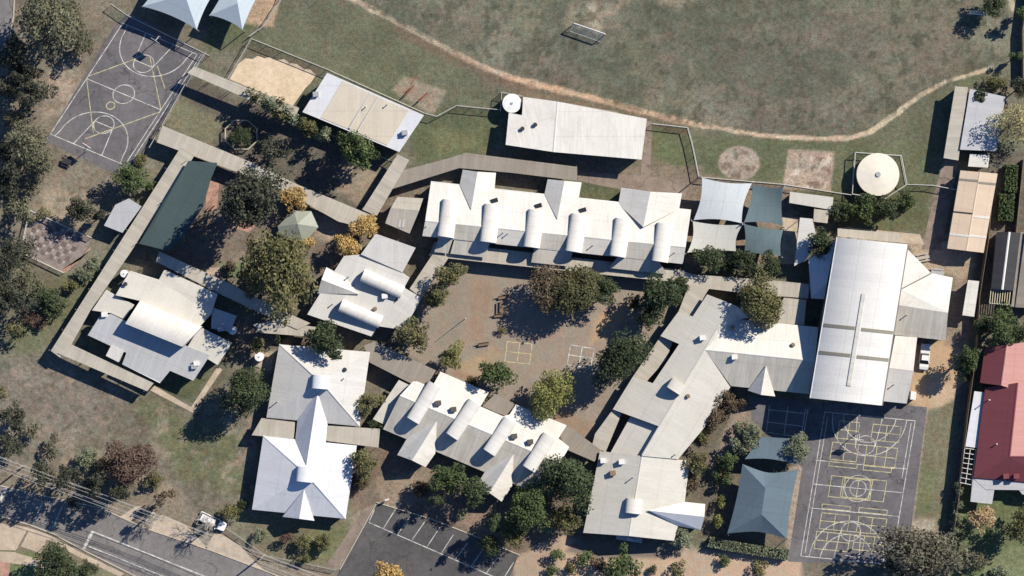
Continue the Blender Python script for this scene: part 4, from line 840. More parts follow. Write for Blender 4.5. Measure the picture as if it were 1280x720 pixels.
def tent(label, P, ap, zc, za_, m, name='shade_tent', group=None, legs=True):
    t_ = thing(name, label, 'shade structure', W(*ap), group); Q = [W(*p, zc) for p in P]; A = [W(*a, za_) for a in (ap if isinstance(ap[0], tuple) else [ap])]
    fs = [[Q[i], Q[(i+1)%4], A[0]] for i in range(4)]; m_ = MB()
    for f_ in fs:
        n_ = 8; a, b_, c_ = f_; mid = (a+b_)/2
        cur = [a+(b_-a)*(i/n_)+(c_-mid)*.10*4*(i/n_)*(1-i/n_) for i in range(n_+1)]
        for i in range(n_): tri = [cur[i], cur[i+1], c_]; m_.face(tri if (tri[1]-tri[0]).cross(tri[2]-tri[0]).z > 0 else tri[::-1], roof_uv([a,b_,c_])[:3])
    m_.build('cloth', m, t_); 
    for q in Q: m_ = MB(); m_.tube((q.x,q.y,0),(q.x,q.y,q.z),.09,n=8); m_.build('post', STEEL, t_)
    return t_
tent('large pale blue shade tent cut by the top edge above the west court', [(178,8),(246,37),(278,-24),(210,-52)], (231,-7), 4.4, 6.6, Rw['saill'], group='pale shade tents by the west court')
tent('smaller pale blue shade tent at the top edge, right of the larger tent', [(262,19),(303,37),(333,-24),(292,-42)], (297,4), 4.2, 6.0, Rw['saill'], group='pale shade tents by the west court')
t_ = thing('shade_roof', 'large dark teal shade cloth stretched beside the long straight walkway', 'shade structure', W(225,255))
pz_ = [(235.5,201),(272,203.5),(263.5,224),(254,258),(228,298),(210,313.5),(173.5,304.5)]
roof_mesh([([(235.5,201),(272,203.5),(263.5,224),(254,258),(228,298),(210,313.5),(192,280)],[3.9,3.9,3.95,4.0,4.0,3.9,4.1]), ([(235.5,201),(192,280),(210,313.5),(173.5,304.5)],[3.9,4.1,3.9,3.9])], .03).build('cloth', Rw['teal'], t_); posts(pz_, 3.9, t_, 9, STEEL, .1)
t_ = thing('shade_structure', 'blue-grey hipped shade cloth with a lens shaped slot, beside the east court', 'shade structure', W(955,610))
Q = {'a':(928,580),'b':(998,587),'c':(983.5,673.5),'d':(909,667),'r1':(956.7,610),'r2':(952,643),'e':(931,574),'f':(997,581),'g':(985,548),'h':(952,546)}
def curved(P0, P1, c_, z0, z1, bow=.1, n=8):
    out = []
    for i in range(n+1): s_ = i/n; k = bow*4*s_*(1-s_); x = P0[0]+(P1[0]-P0[0])*s_; y = P0[1]+(P1[1]-P0[1])*s_; out.append(((x+(c_[0]-x)*k, y+(c_[1]-y)*k), z0+(z1-z0)*s_))
    return out
def hipface(P0, P1, tops, ztop, z0=3.6, bow=.1):
    e = curved(P0, P1, tops[0], z0, z0, bow); pts = [p for p, _ in e]+[t for t in tops]; return (pts, [z for _, z in e]+[ztop]*len(tops))
pcs = [hipface(Q['a'],Q['b'],[Q['r1']],5.4,bow=.28), hipface(Q['b'],Q['c'],[Q['r2'],Q['r1']],5.4,bow=.06), hipface(Q['c'],Q['d'],[Q['r2']],5.4,bow=.2), hipface(Q['d'],Q['a'],[Q['r1'],Q['r2']],5.4,bow=.06)]
roof_mesh(pcs, .02).build('cloth', Rw['sailb'], t_)
e = curved(Q['e'],Q['f'],Q['h'],3.7,3.7,.12); roof_mesh([([p for p,_ in e]+[Q['g'],Q['h']], [3.7]*len(e)+[3.4,3.4])], .02).build('cloth', Rw['sailb'], t_)
posts([Q['a'],Q['b'],Q['c'],Q['d'],Q['g'],Q['h']], 3.4, t_, 40, STEEL, 0)
# ------------------------------------------------------------------ tanks
def tank(label, px, py, rpx, h, group=None, m=TANKC):
    p = W(px, py, h); r = rpx*S; t_ = thing('water_tank', label, 'water tank', (p.x, p.y, 0), group); m_ = MB(); n = 40
    m_.tube((0,0,0),(0,0,h),r,n=n,caps=False); m_.build('shell', plain('tank_shell', (.45,.42,.35)), t_, local=True)
    m_ = MB()
    for i in range(n):
        a, b_ = 6.2832*i/n, 6.2832*(i+1)/n; A, B = Vector((math.cos(a)*r*1.03,math.sin(a)*r*1.03,h)), Vector((math.cos(b_)*r*1.03,math.sin(b_)*r*1.03,h))
        m_.face([A,B,B*.12+Vector((0,0,h*.88+r*.10)),A*.12+Vector((0,0,h*.88+r*.10))], [(a*r,0),(b_*r,0),(b_*r,r),(a*r,r)]); m_.face([B,A,A-Vector((0,0,.12)),B-Vector((0,0,.12))])
    m_.build('lid', m, t_, local=True); m_ = MB(); m_.tube((0,0,h+r*.06),(0,0,h+r*.12+.1),max(.12*r,.12),n=12); m_.build('hatch', STEEL, t_, local=True)
    return t_
tank('large round cream water tank inside a fenced enclosure', 1097.5, 218, 25.8, 2.4)
tank('white round tank tucked beside the corner of the big plain white hall', 640, 129, 11.5, 2.6, 'small white tanks', plain('white_lid', (.8,.8,.78)))
tank('tiny white tank by the upper corner of the south-west hall and the straight walkway', 155, 342, 4.6, 2.5, 'small white tanks', plain('white_lid', (.8,.8,.78)))
tank('tiny white tank at the right end of the south-west hall', 290.5, 413, 5, 2.5, 'small white tanks', plain('white_lid', (.8,.8,.78)))
tank('small white tank on the paved patch left of the twin pyramid building', 324, 446, 5.5, 2.2, 'small white tanks', plain('white_lid', (.8,.8,.78)))
# ------------------------------------------------------------------ fences
MESH, tt, bb = newmat('chain_mesh', .6, .3); bb.inputs['Base Color'].default_value = (.3,.3,.3,1); bb.inputs['Alpha'].default_value = .22; MATS['chain'] = MESH
def fence(label, pts, h=1.5, rail=.07, step=3.0, rm=None, solid=None, cap=40):
    base = W(*pts[0]); t_ = thing('fence', label, 'fence', base); rm = rm or STEEL; m_ = MB(); q = MB(); P = [Vector(W(*p)) for p in pts]
    tot = sum((b_-a).length for a, b_ in zip(P[:-1], P[1:])); step = max(step, tot/cap); proto = None
    for a, b_ in zip(P[:-1], P[1:]):
        u = Vector((0,0,h)); m_.tube(a+u, b_+u, rail, n=5); m_.tube(a+u*.08, b_+u*.08, rail*.6, n=4)
        if solid:
            d = b_-a; q.box((*((a+b_)/2)[:2], h/2), (d.length, .05, h*.98), math.atan2(d.y, d.x))
        else: q.face([a, b_, b_+u, a+u])
        n = max(1, round((b_-a).length/step))
        for k in range(n+1 if b_ is P[-1] else n):
            if proto is None: pr = MB(); pr.tube((0,0,0),(0,0,h+.08),.045,n=6); o = proto = pr.build('post', rm, t_, local=True)
            else: o = proto.copy(); C.objects.link(o); o.parent = t_
            o.location = a+(b_-a)*(k/n)-base
    m_.build('rail', rm, t_); q.build('panel', solid or MESH, t_); return t_
PALE = plain('pale_rail', (.5,.49,.44)); GRN = plain('weathered_rail', (.33,.34,.28))
fence('fence round the sand pit up to the flat white building', [(286,99),(315,49),(409,87),(531,142),(546,146),(571,132.5),(626,138)], 1.6, .06, rm=PALE)
fence('square cage fence round the white tank beside the big plain hall', [(626,140),(627,116),(653,121)], 1.8, .06, rm=PALE)
fence('pale fence curving round the small lawn right of the big plain hall', [(815,155),(859,160),(864,178),(868,196),(873,222)], 1.4, .08, rm=PALE)
fence('long straight fence behind the four shade sails to the big tank', [(876,222),(979,231),(1043,241),(1063,244)], 1.5, .09, rm=PALE)
fence('six sided fence around the large cream tank', [(1064,243),(1068,191),(1125,195),(1132,231),(1105,249),(1064,243)], 1.6, .09, rm=PALE)
fence('fence from the large tank across to the peach portable classroom', [(1132,231),(1165,232),(1196,238)], 1.4, .08, rm=PALE)
fence('dark board fence along the boundary left of the red tiled house', [(1240,214),(1233,300),(1222,370),(1219,430),(1207,520),(1196,620),(1184,700),(1178,760)], 2.5, .04, 3, TIMBER, TIMBER)
fence('board fence along the far right neighbours behind the clipped hedge', [(1277,200),(1268,290),(1262,345)], 1.8, .04, 3, TIMBER, TIMBER)
fence('eight sided timber fence ring around a small tree', [(302+21.5*math.cos(R(22.5+45*k)), 169+19.5*math.sin(R(22.5+45*k))) for k in range(9)], 1.0, .12, 2, plain('pale_timber', (.46,.42,.34)))
fence('white topped fence along the edge of the chequered paving', [(30,300),(38,263),(76,280),(115,297)], 1.1, .1, rm=PALE)
fence('pale edging fence at the lower side of the chequered paving', [(32,318),(80,341)], .8, .1, rm=PALE)
fence('fence along the eastern sideline of the west court', [(258,66),(235,102),(214,140),(188,185)], 1.8, .06, rm=PALE)
fence('thin fence along the top of the west court below the shade tents', [(140,6),(160,20),(262,70)], 1.6, .06, rm=PALE)
fence('fence edging the playground beyond the pale shade tents', [(312,46),(330,34),(352,0),(362,-30)], 1.4, .07, rm=PALE)
fence('thin fence standing in the shade along the front of the flat white building', [(372,150),(430,176),(492,203)], 1.4, .07, rm=PALE)
fence('low pipe fence between the verge and the twin pyramid building', [(284,660),(332,694),(420,712)], 1.0, .05, rm=GRN)
fence('dark fence on the right boundary beside the oval', [(1287,-40),(1276,40),(1277,98)], 1.8, .05, rm=TIMBER, solid=TIMBER)
# ------------------------------------------------------------------ oval goals
def soccer(label, A, B, back, h=2.2):
    a, b_ = W(*A), W(*B); base = (a+b_)/2; t_ = thing('soccer_goal', label, 'goal', base, 'goals on the oval'); u = Vector((0,0,h)); m_ = MB(); bk = Vector(W(*back))-Vector(W(*A))
    m_.tube(a, a+u, .1, n=6); m_.tube(b_, b_+u, .1, n=6); m_.tube(a+u, b_+u, .13, n=6); m_.build('frame', plain('goal_white', (.6,.6,.57)), t_)
    m_ = MB(); 
    for p in (a, b_): m_.tube(p+u, p+bk+u*.1, .05, n=5); m_.tube(p+bk, p, .05, n=5)
    m_.tube(a+bk, b_+bk, .05, n=5); m_.build('stay', plain('goal_white', (.6,.6,.57)), t_)
    nm, t2, b2 = newmat('goal_net'); b2.inputs['Base Color'].default_value = (.6,.6,.58,1); b2.inputs['Alpha'].default_value = .3
    m_ = MB(); m_.face([a+u, b_+u, b_+bk, a+bk]); m_.build('net', nm, t_)
soccer('white soccer goal beside the bare tan patch on the oval', (717,30.5), (756,44), (712,39)); soccer('small white goal at the right end of the oval near the dark trees', (1211,18), (1229,20), (1212,13), 1.8)
# ------------------------------------------------------------------ vehicles
def car(label, px, py, ang, L_=4.9, ute=True):
    p = W(px, py); t_ = thing('parked_car', label, 'car', (p.x, p.y, 0), None, ang); body = plain('white_car_paint', (.78,.78,.77), .3, .02, 1, .5); hw = .9
    sec = [(-L_/2,.55,.72,.78),(-L_/2+.1,.42,.86,.86),(-L_*.2,.32,.95,.9),(L_*.15,.32,.98,.9),(L_*.38,.36,.92,.86),(L_/2-.1,.42,.78,.76),(L_/2,.5,.65,.66)]
    m_ = MB(); rings = [[(x,-w_,z0),(x,-w_,z1-.12),(x,-w_*.9,z1),(x,w_*.9,z1),(x,w_,z1-.12),(x,w_,z0)] for x, z0, z1, w_ in sec]
    for a, b_ in zip(rings[:-1], rings[1:]):
        for i in range(6): j = (i+1)%6; m_.face([a[i], b_[i], b_[j], a[j]])
    m_.face(rings[0][::-1]); m_.face(rings[-1]); m_.build('body', body, t_, local=True)
    x0, x1 = (-.55, 1.35) if ute else (-L_/2+.25, 1.3); m_ = MB(); b0 = [(x0,-.8,.95),(x1,-.8,.95),(x1,.8,.95),(x0,.8,.95)]; tp = [(x0+.25,-.62,1.58),(x1-.75,-.62,1.58),(x1-.75,.62,1.58),(x0+.25,.62,1.58)]
    for i in range(4): j = (i+1)%4; m_.face([b0[i], b0[j], tp[j], tp[i]])
    m_.build('windows', GLASS, t_, local=True); m_ = MB(); m_.box(((x0+x1-.5)/2,0,1.6),(x1-x0-.95,1.28,.07)); m_.build('roof', body, t_, local=True)
    if ute: m_ = MB(); m_.box((-1.55,0,1.02),(1.75,1.7,.1)); m_.build('tray_cover', plain('white_tonneau',(.7,.7,.7)), t_, local=True)
    for x in (-L_*.3, L_*.3):
        for y in (-.82, .82): m_ = MB(); m_.tube((x,y-.1,.33),(x,y+.1,.33),.33,n=16); m_.build('wheel', RUBBER, t_, local=True)
    for y in (-.6, .6):
        m_ = MB(); m_.box((L_/2-.06,y,.6),(.14,.34,.14)); m_.build('headlight', GLASS, t_, local=True)
        m_ = MB(); m_.box((-L_/2+.03,y,.68),(.08,.3,.14)); m_.build('tail_light', plain('red_lens',(.3,.02,.02)), t_, local=True)
        m_ = MB(); m_.box((1.0,y*1.6,1.0),(.2,.18,.14)); m_.build('wing_mirror', body, t_, local=True)
car('white ute parked nose down in the orange yard beside the narrow annex', 1155, 446, R(-96))
car('white car parked under the bare tree on the street verge', 266, 651.5, R(-26), 5.4, False)
# ------------------------------------------------------------------ power line along the street
def pole(label, px, py, ang, h=9.5):
    p = W(px, py); t_ = thing('power_pole', label, 'power pole', (p.x, p.y, 0), 'power poles along the street', ang); m_ = MB(); m_.tube((0,0,0),(0,0,h),.17,.12,n=10); m_.build('pole', plain('pole_timber', (.30,.27,.23)), t_, local=True)
    for z, l in ((h-.4,2.6),(h-1.5,2.2)): m_ = MB(); m_.box((0,0,z),(.14,l,.14)); m_.build('crossarm', TIMBER, t_, local=True)
    for y in (-1.1,-.4,.4,1.1): m_ = MB(); m_.tube((0,y,h-.33),(0,y,h-.1),.06,n=6); m_.build('insulator', TRIM, t_, local=True)
    return p, ang, h
an = math.atan2(-(691-580), 332-31)
ps_ = [pole('power pole near the left edge at the top of the street', 31, 582, an), pole('power pole in front of the twin pyramid building', 331, 693, an)]
far = [(W(-265,472), an, 9.5), ps_[0], ps_[1], (W(640,812), an, 9.5)]
WIRE = plain('wire', (.42,.42,.42), .5)
for i in range(3):
    (a, A, h), (b_, B, _) = far[i], far[i+1]; base = (a+b_)/2
    t_ = thing('power_line', ['overhead wires running off the left edge above the street','overhead wires strung above the shaded roadside between the two poles','overhead wires running off the bottom edge above the car park entrance'][i], 'power line', base)
    for y, z in ((-1.1,h-.1),(-.4,h-.1),(.4,h-.1),(1.1,h-.1),(-.8,h-1.4),(.8,h-1.4)):
        n_ = Vector((-math.sin(A), math.cos(A), 0))*y; m_ = MB(); pr = None
        for k in range(17):
            s_ = k/16; q = a+(b_-a)*s_+n_; q = Vector((q.x,q.y,z-4*.9*s_*(1-s_)))
            if pr: m_.tube(pr, q, .035, n=4, caps=False)
            pr = q
        m_.build('wire', WIRE, t_)
# ------------------------------------------------------------------ small things
def bench(label, px, py, ang, group='courtyard benches'):
    p = W(px, py); t_ = thing('bench', label, 'bench', (p.x, p.y, 0), group, ang); m_ = MB()
    for y in (-.2,0,.2): m_.box((0,y,.45),(2.2,.16,.05))
    m_.build('seat', TIMBER, t_, local=True); m_ = MB(); m_.box((0,.36,.75),(2.2,.04,.34)); m_.build('backrest', TIMBER, t_, local=True)
    for x in (-.9,.9): m_ = MB(); m_.box((x,0,.21),(.08,.5,.42)); m_.build('leg', DARK, t_, local=True)
bench('dark bench on the courtyard paving left of the wide brownish trees, uppermost of three', 630, 371, .2); bench('dark upright-standing bench in the open courtyard, middle of three', 627, 383, 1.55); bench('dark bench in the open courtyard just below the upright one', 625, 394, .1)
bench('dark bench beside the orange sandy courtyard patch, above the yellow squares', 605, 430, .15)
def table(label, px, py, ang, m, sx=1.9, sy=.8, group=None):
    p = W(px, py); t_ = thing('picnic_table', label, 'picnic table', (p.x, p.y, 0), group, ang); m_ = MB(); m_.box((0,0,.74),(sx,sy,.06)); m_.build('tabletop', m, t_, local=True)
    for y in (-1,1): m_ = MB(); m_.box((0,y*(sy/2+.35),.45),(sx,.28,.05)); m_.build('seat', m, t_, local=True)
    for x in (-.35,.35): m_ = MB(); m_.box((x*sx,0,.36),(.08,sy+.9,.08)); m_.box((x*sx,0,.4),(.08,.5,.7)); m_.build('leg', STEEL, t_, local=True)
table('unidentified dark square on the dry grass below the west court, modelled as a table', 84, 202, R(-20), DARK, 1.7, 1.0); table('small dark table at the end of the tan path above the tree-shaded shelter', 117, 240, .4, DARK, 1.2, .5)  # the first stands for a dark square of unknown kind
table('pale table on the orange yard beside the hall annex corner', 1153, 322, .2, PALEBARK, 2.4, .6, 'tables in the hall yard'); table('grey table beside the valley of the white annex', 1171, 341, -.1, STEEL, 2.4, .7, 'tables in the hall yard')
p = W(582,398); t_ = thing('flag_pole', 'slender pole standing in the open courtyard', 'flag pole', (p.x,p.y,0)); m_ = MB(); m_.tube((0,0,0),(0,0,5.2),.07,.04,n=8); m_.build('pole', STEEL, t_, local=True); m_ = MB(); m_.tube((0,0,5.2),(0,0,5.35),.09,.03,n=8); m_.build('cap', TRIM, t_, local=True)
p = W(484,624); t_ = thing('sign_board', 'small white sign standing in the shade at the top of the car park', 'sign', (p.x,p.y,0), None, .3); m_ = MB(); m_.box((0,0,1.2),(.8,.25,.6)); m_.build('board', TRIM, t_, local=True)
for x in (-.3,.3): m_ = MB(); m_.tube((x,0,0),(x,0,.95),.04,n=6); m_.build('post', STEEL, t_, local=True)
# playground frame on the bark patch
t_ = thing('play_frame', 'low reddish climbing frame on the bark patch beside the flat white building', 'playground', W(520,118)); RB = plain('red_bar', (.25,.07,.05))
for A_, B_ in (((508,118),(517,107)),((523,127),(534,116))):
    a, b_ = W(*A_, 1.2), W(*B_, 1.2); m_ = MB(); m_.tube(a, b_, .12, n=6)
    for q in (a, b_): m_.tube((q.x,q.y,0), q, .08, n=6)
    m_.build('bar', RB, t_)
# ------------------------------------------------------------------ trees
def leafmat(name, dark, light, trans=.25):
    m, t, b = newmat(name, .75, .2); ge = N(t, 'ShaderNodeNewGeometry'); oi = N(t, 'ShaderNodeObjectInfo'); tc = N(t, 'ShaderNodeTexCoord').outputs['Object']
    f = math_(t, 'ADD', math_(t, 'MULTIPLY', ge.outputs['Random Per Island'], .55), math_(t, 'MULTIPLY', rng_map(t, noise(t, tc, .9, 3), .32, .68, 0, 1), .45))
    c = mix(t, f, dark, light); v = rng_map(t, oi.outputs['Random'], 0, 1, .85, 1.15); c = mulv(t, c, v); t.links.new(c, b.inputs['Base Color'])
    tr = N(t, 'ShaderNodeBsdfTranslucent'); t.links.new(c, tr.inputs['Color']); ms = N(t, 'ShaderNodeMixShader'); ms.inputs[0].default_value = trans
    t.links.new(b.outputs[0], ms.inputs[1]); t.links.new(tr.outputs[0], ms.inputs[2]); t.links.new(ms.outputs[0], t.nodes['Material Output'].inputs['Surface']); return m
LEAF = {k: leafmat('leaves_'+k, d, l) for k, (d, l) in {
 'gum': ((0.067,0.071,0.046),(0.268,0.262,0.171)), 'dark': ((0.027,0.041,0.022),(0.116,0.146,0.073)), 'black': ((0.027,0.033,0.024),(0.122,0.128,0.088)), 'olive': ((0.067,0.073,0.032),(0.281,0.262,0.122)),
 'lime': ((0.095,0.108,0.035),(0.36,0.36,0.125)), 'gold': ((0.30,0.185,0.06),(0.72,0.52,0.22)), 'moss': ((.05,.055,.027),(.18,.175,.085)), 'taupe': ((.06,.057,.042),(.215,.20,.145)), 'brown': ((0.079,0.059,0.037),(0.256,0.201,0.134)), 'rust': ((0.085,0.052,0.042),(0.215,0.155,0.12)),
 'sage': ((0.110,0.134,0.085),(0.354,0.390,0.256)), 'peach': ((0.366,0.244,0.122),(0.756,0.561,0.342)), 'pale': ((0.171,0.159,0.073),(0.671,0.586,0.305)), 'mid': ((0.043,0.067,0.027),(0.159,0.207,0.085))}.items()}
def crown_mesh(name, seed, r, z0, z1, lobes, nleaf, leaf, openness=.0, conic=False):
    g_ = np.random.default_rng(seed); cs = []; ph = g_.random(3)*6.28
    for i in range(lobes):
        for _ in range(30):
            a = g_.random()*6.2832; f = g_.random(); z = z0+(z1-z0)*(.22+.7*f)
            env = (1-.9*f) if conic else math.sqrt(max(.05, 1-((f-.35)/.75)**2)); rad = math.sqrt(g_.random())*env*(.70 if not conic else .6)*(1+.26*math.sin(2*a+ph[0])+.16*math.sin(3*a+ph[1])+.10*math.sin(5*a+ph[2]))
            p = np.array([math.cos(a)*rad*r, math.sin(a)*rad*r*.94, z])
            if openness == 0 or all(np.linalg.norm((p-q[0])[:2]) > r*openness for q in cs[-10:]): break
        lr = r*(.17+.19*g_.random())*(1.0 if lobes > 9 else 1.35)*(1-.55*f if conic else 1)
        cs.append((p, lr))
    w_ = np.array([c[1]**2 for c in cs]); w_ /= w_.sum(); ids = g_.choice(lobes, nleaf, p=w_)
    d = g_.normal(size=(nleaf,3)); d /= np.linalg.norm(d, axis=1)[:,None]; d[:,2] = np.where(d[:,2] < -.35, -d[:,2]*.6, d[:,2])
    rr_ = np.array([cs[i][1] for i in ids])*(.55+.55*g_.random(nleaf)**.6); P = np.array([cs[i][0] for i in ids])+d*rr_[:,None]*np.array([1,1,.78])
    P[:,2] = np.clip(P[:,2], z0*.6+.05, None)
    n = d*.7+g_.normal(size=(nleaf,3))*.6+np.array([0,0,.35]); n /= np.linalg.norm(n, axis=1)[:,None]
    a = np.cross(n, g_.normal(size=(nleaf,3))); a /= np.linalg.norm(a, axis=1)[:,None]; b_ = np.cross(n, a)
    s_ = leaf*(.6+.8*g_.random(nleaf))[:,None]; k = (.55+.35*g_.random(nleaf))[:,None]
    V = np.stack([P-a*s_*.6, P-b_*s_*k*.5-a*s_*.05, P+a*s_*.65, P+b_*s_*k*.5+a*s_*.1], 1).reshape(-1,3)
    me = bpy.data.meshes.new(name); me.vertices.add(len(V)); me.vertices.foreach_set('co', V.ravel().astype(np.float32)); me.loops.add(nleaf*4); me.loops.foreach_set('vertex_index', np.arange(nleaf*4, dtype=np.int32))
    me.polygons.add(nleaf); me.polygons.foreach_set('loop_start', np.arange(0,nleaf*4,4,dtype=np.int32)); me.polygons.foreach_set('loop_total', np.full(nleaf,4,np.int32)); me.update(calc_edges=True)
    me.materials.append(None); return me, cs
def trunk_mesh(name, cs, r, z0, z1, k=6):
    m_ = MB(); h = z0+(z1-z0)*.45; tr = max(.07, r*.055); m_.tube((0,0,-.05),(0,0,z0*.6+.1),tr*1.35,tr,n=8); m_.tube((0,0,z0*.6+.1),(r*.05,0,h),tr,tr*.6,n=7)
    for p, lr in cs[:k]: st = Vector((r*.02,0,z0*.55+random.random()*(h-z0*.5)*.7)); m_.tube(st, p, tr*.5, tr*.12, n=5)
    o = m_.build(name, TRUNK, local=True); me = o.data; bpy.data.objects.remove(o); return me
PROTO = {}
def proto(kind, size, var):
    key = (kind, size, var)
    if key in PROTO: return PROTO[key]
    r, lob, nl, lf = {'s':(1.5,9,640,.22),'m':(3.0,26,2300,.28),'l':(5.4,60,6800,.35)}[size]; seed = abs(hash((kind,size,var,'x'))) % 99991 if False else {'s':10,'m':200,'l':3000}[size]+var*17+len(kind)*5
    z0, z1, op, con = .9*r*.5, r*1.9, 0, False
    if kind == 'open': nl = int(nl*.66); op = .3; lob = int(lob*.75); lf *= 1.08
    if kind == 'dense': nl = int(nl*1.15); lob = int(lob*1.3)
    if kind == 'shrub': z0, z1 = .05, r*1.35
    if kind == 'cone': z0, z1, con = .2, r*4.2, True
    if kind == 'sparse': nl = int(nl*.33); op = .25
    me, cs = crown_mesh('crown', seed, r, z0, z1, lob, nl, lf, op, con); tm = trunk_mesh('trunk', cs, r, z0, z1, 5 if size == 's' else 9); PROTO[key] = (r, z1, me, tm); return PROTO[key]
vi = 0
def tree(px, py, rpx, sp, label, kind='dense', hf=1.0, name='tree', cat='tree', group=None):
    global vi; vi += 1; r = rpx*S; size = 's' if r < 2.1 else ('m' if r < 4.1 else 'l'); pr, z1, me, tm = proto(kind, size, vi % 3); k = r/pr/.90
    p = W(px, py, z1*k*hf*.62); t_ = thing(name, label, cat, (p.x, p.y, 0), group, random.random()*6.28); e_ = .88+.24*random.random(); t_.scale = (k*e_, k*(2-e_), k*hf)
    c = bpy.data.objects.new('crown', me); C.objects.link(c); c.parent = t_; c.material_slots[0].link = 'OBJECT'; c.material_slots[0].material = LEAF[sp]
    b_ = bpy.data.objects.new('trunk', tm); C.objects.link(b_); b_.parent = t_; return t_
GW = 'gum trees along the west edge'; SH = 'shrubs'; G_ = GW
T = tree
T(58,30,40,'gum','biggest grey-green gum tree, at the top left corner above the west court','open',1.1,group=GW); T(100,52,19,'gum','small olive gum at the right skirt of the biggest corner gum','open',.9,group=GW)
T(40,118,24,'black','dark ragged gum directly below the biggest corner gum','open',1.2,group=GW); T(16,68,22,'black','dark gum between the top left road strip and the biggest corner gum','open',1.1,group=GW)
T(36,184,31,'gum','grey-brown gum left of the dry patch below the west court','open',1.0,group=GW); T(12,228,26,'black','dark gum touching the left edge, level with the shelter','open',1.2,group=GW)
T(52,205,15,'gum','small gum growing against the right side of the grey-brown gum','open',.9,group=GW); T(14,322,28,'black','dark gum on the left edge, beside the chequered paving','open',1.1,group=GW)
T(10,374,26,'black','dark gum on the left edge, next below the one beside the chequered paving','open',1.1,group=GW); T(18,150,14,'gum','narrow gum on the left edge between two larger gums','open',1.2,group=GW)
T(38,398,13,'rust','reddish-grey bush at the edge of the left lawn','shrub',1.1,'shrub','shrub',SH); T(62,376,22,'dark','low spreading dark green bush between the chequered paving and the walkway corner','shrub',.8,'shrub','shrub',SH); T(50,405,9,'rust','small purple-grey bush below the low spreading dark bush','shrub',1,'shrub','shrub',SH)
T(163,222,21,'mid','dark green tree at the bottom corner of the west court','dense',.9); T(187,233,11,'mid','small round tree against the straight walkway, beside the court corner tree','dense',.8); T(177,200,10,'olive','little olive bush between the court corner and the walkway','shrub',1,'shrub','shrub',SH)
T(100,262,17,'black','dark tree shading the lawn beside the chequered paving','dense',1.1); T(126,268,12,'black','dark tree leaning over the pale blue shelter','dense',1.4)
T(104,342,12,'sage','pale green bush beside the brick edge of the chequered paving','shrub',.8,'shrub','shrub',SH); T(118,330,9,'sage','small pale bush nearest the straight walkway and the chequered paving','shrub',.8,'shrub','shrub',SH); T(90,356,11,'olive','olive bush between the chequered paving and the dark spreading bush','shrub',.8,'shrub','shrub',SH)
T(313,246,40,'black','nearly black broad tree beside the teal shade cloth and the diagonal walkway','dense',1.35); T(350,338,50,'olive','large olive-green tree, broadest near the gazebo','dense',.95); T(310,352,16,'brown','purplish brown tree at the left skirt of the large olive tree','open',1.0); T(288,335,10,'rust','small reddish bush by the brick path','shrub',1,'shrub','shrub',SH)
T(367,249,19,'gold','yellow autumn tree on the diagonal walkway above the gazebo','open',.9,group='autumn trees'); T(456,283,18,'gold','orange autumn tree at the end of the diagonal walkway','dense',.9,group='autumn trees'); T(431,304,18,'gold','orange-brown autumn tree next to the twin-barrel block','dense',.9,group='autumn trees'); T(384,301,12,'gold','small orange tree at the lower corner of the gazebo','dense',.9,group='autumn trees')
T(302,170,15,'dark','small tree inside the eight sided fence','dense',.7); T(344,188,21,'black','thin dark leafless-looking tree right of the eight sided fence','sparse',1.0); T(446,188,23,'mid','tall green tree below the right end of the flat white building','dense',1.5)
for x, y, r_, sp, lb in ((322,121,10,'olive','olive shrub at the walkway corner under the sand pit'),(338,131,12,'sage','sage shrub beside the walkway, below the sand pit middle'),(352,139,11,'olive','olive shrub beside the walkway nearest its right end'),(366,147,11,'sage','sage shrub just past the right end of the sand pit walkway'),(384,157,12,'olive','olive shrub against the left end of the flat white building'),(402,166,10,'sage','sage shrub in the middle of the flat white building front'),(428,176,11,'mid','green shrub near the right half of the flat white building front'),(447,183,14,'olive','olive shrub by the right end of the flat white building'),(463,190,11,'mid','green shrub next to the climbing walkway')): T(x,y,r_+2.5,sp,lb,'shrub',2.1,'shrub','shrub',SH)
for x, y, r_, sp, h_, lb in ((28,92,19,'black',1.3,'dark gum between the biggest corner gum and the ragged one below it'),(22,262,20,'gum',1.1,'grey gum on the left edge, level with the top of the chequered paving'),(34,352,19,'gum',1.0,'grey gum left of the low spreading dark bush'),(5,190,16,'black',1.3,'dark gum on the left edge, behind the grey-brown gum'),(38,232,13,'gum',1.0,'small grey gum below the grey-brown gum'),(8,108,15,'black',1.4,'narrow dark gum on the left edge beside the ragged one'),(50,268,10,'olive',.8,'small olive gum at the upper corner of the chequered paving'),(88,16,18,'gum',1.0,'grey gum on the top edge, right beside the biggest corner gum'),(24,415,13,'olive',.9,'small olive gum at the left edge of the lawn')): T(x,y,r_,sp,lb,'open',h_,group=GW)
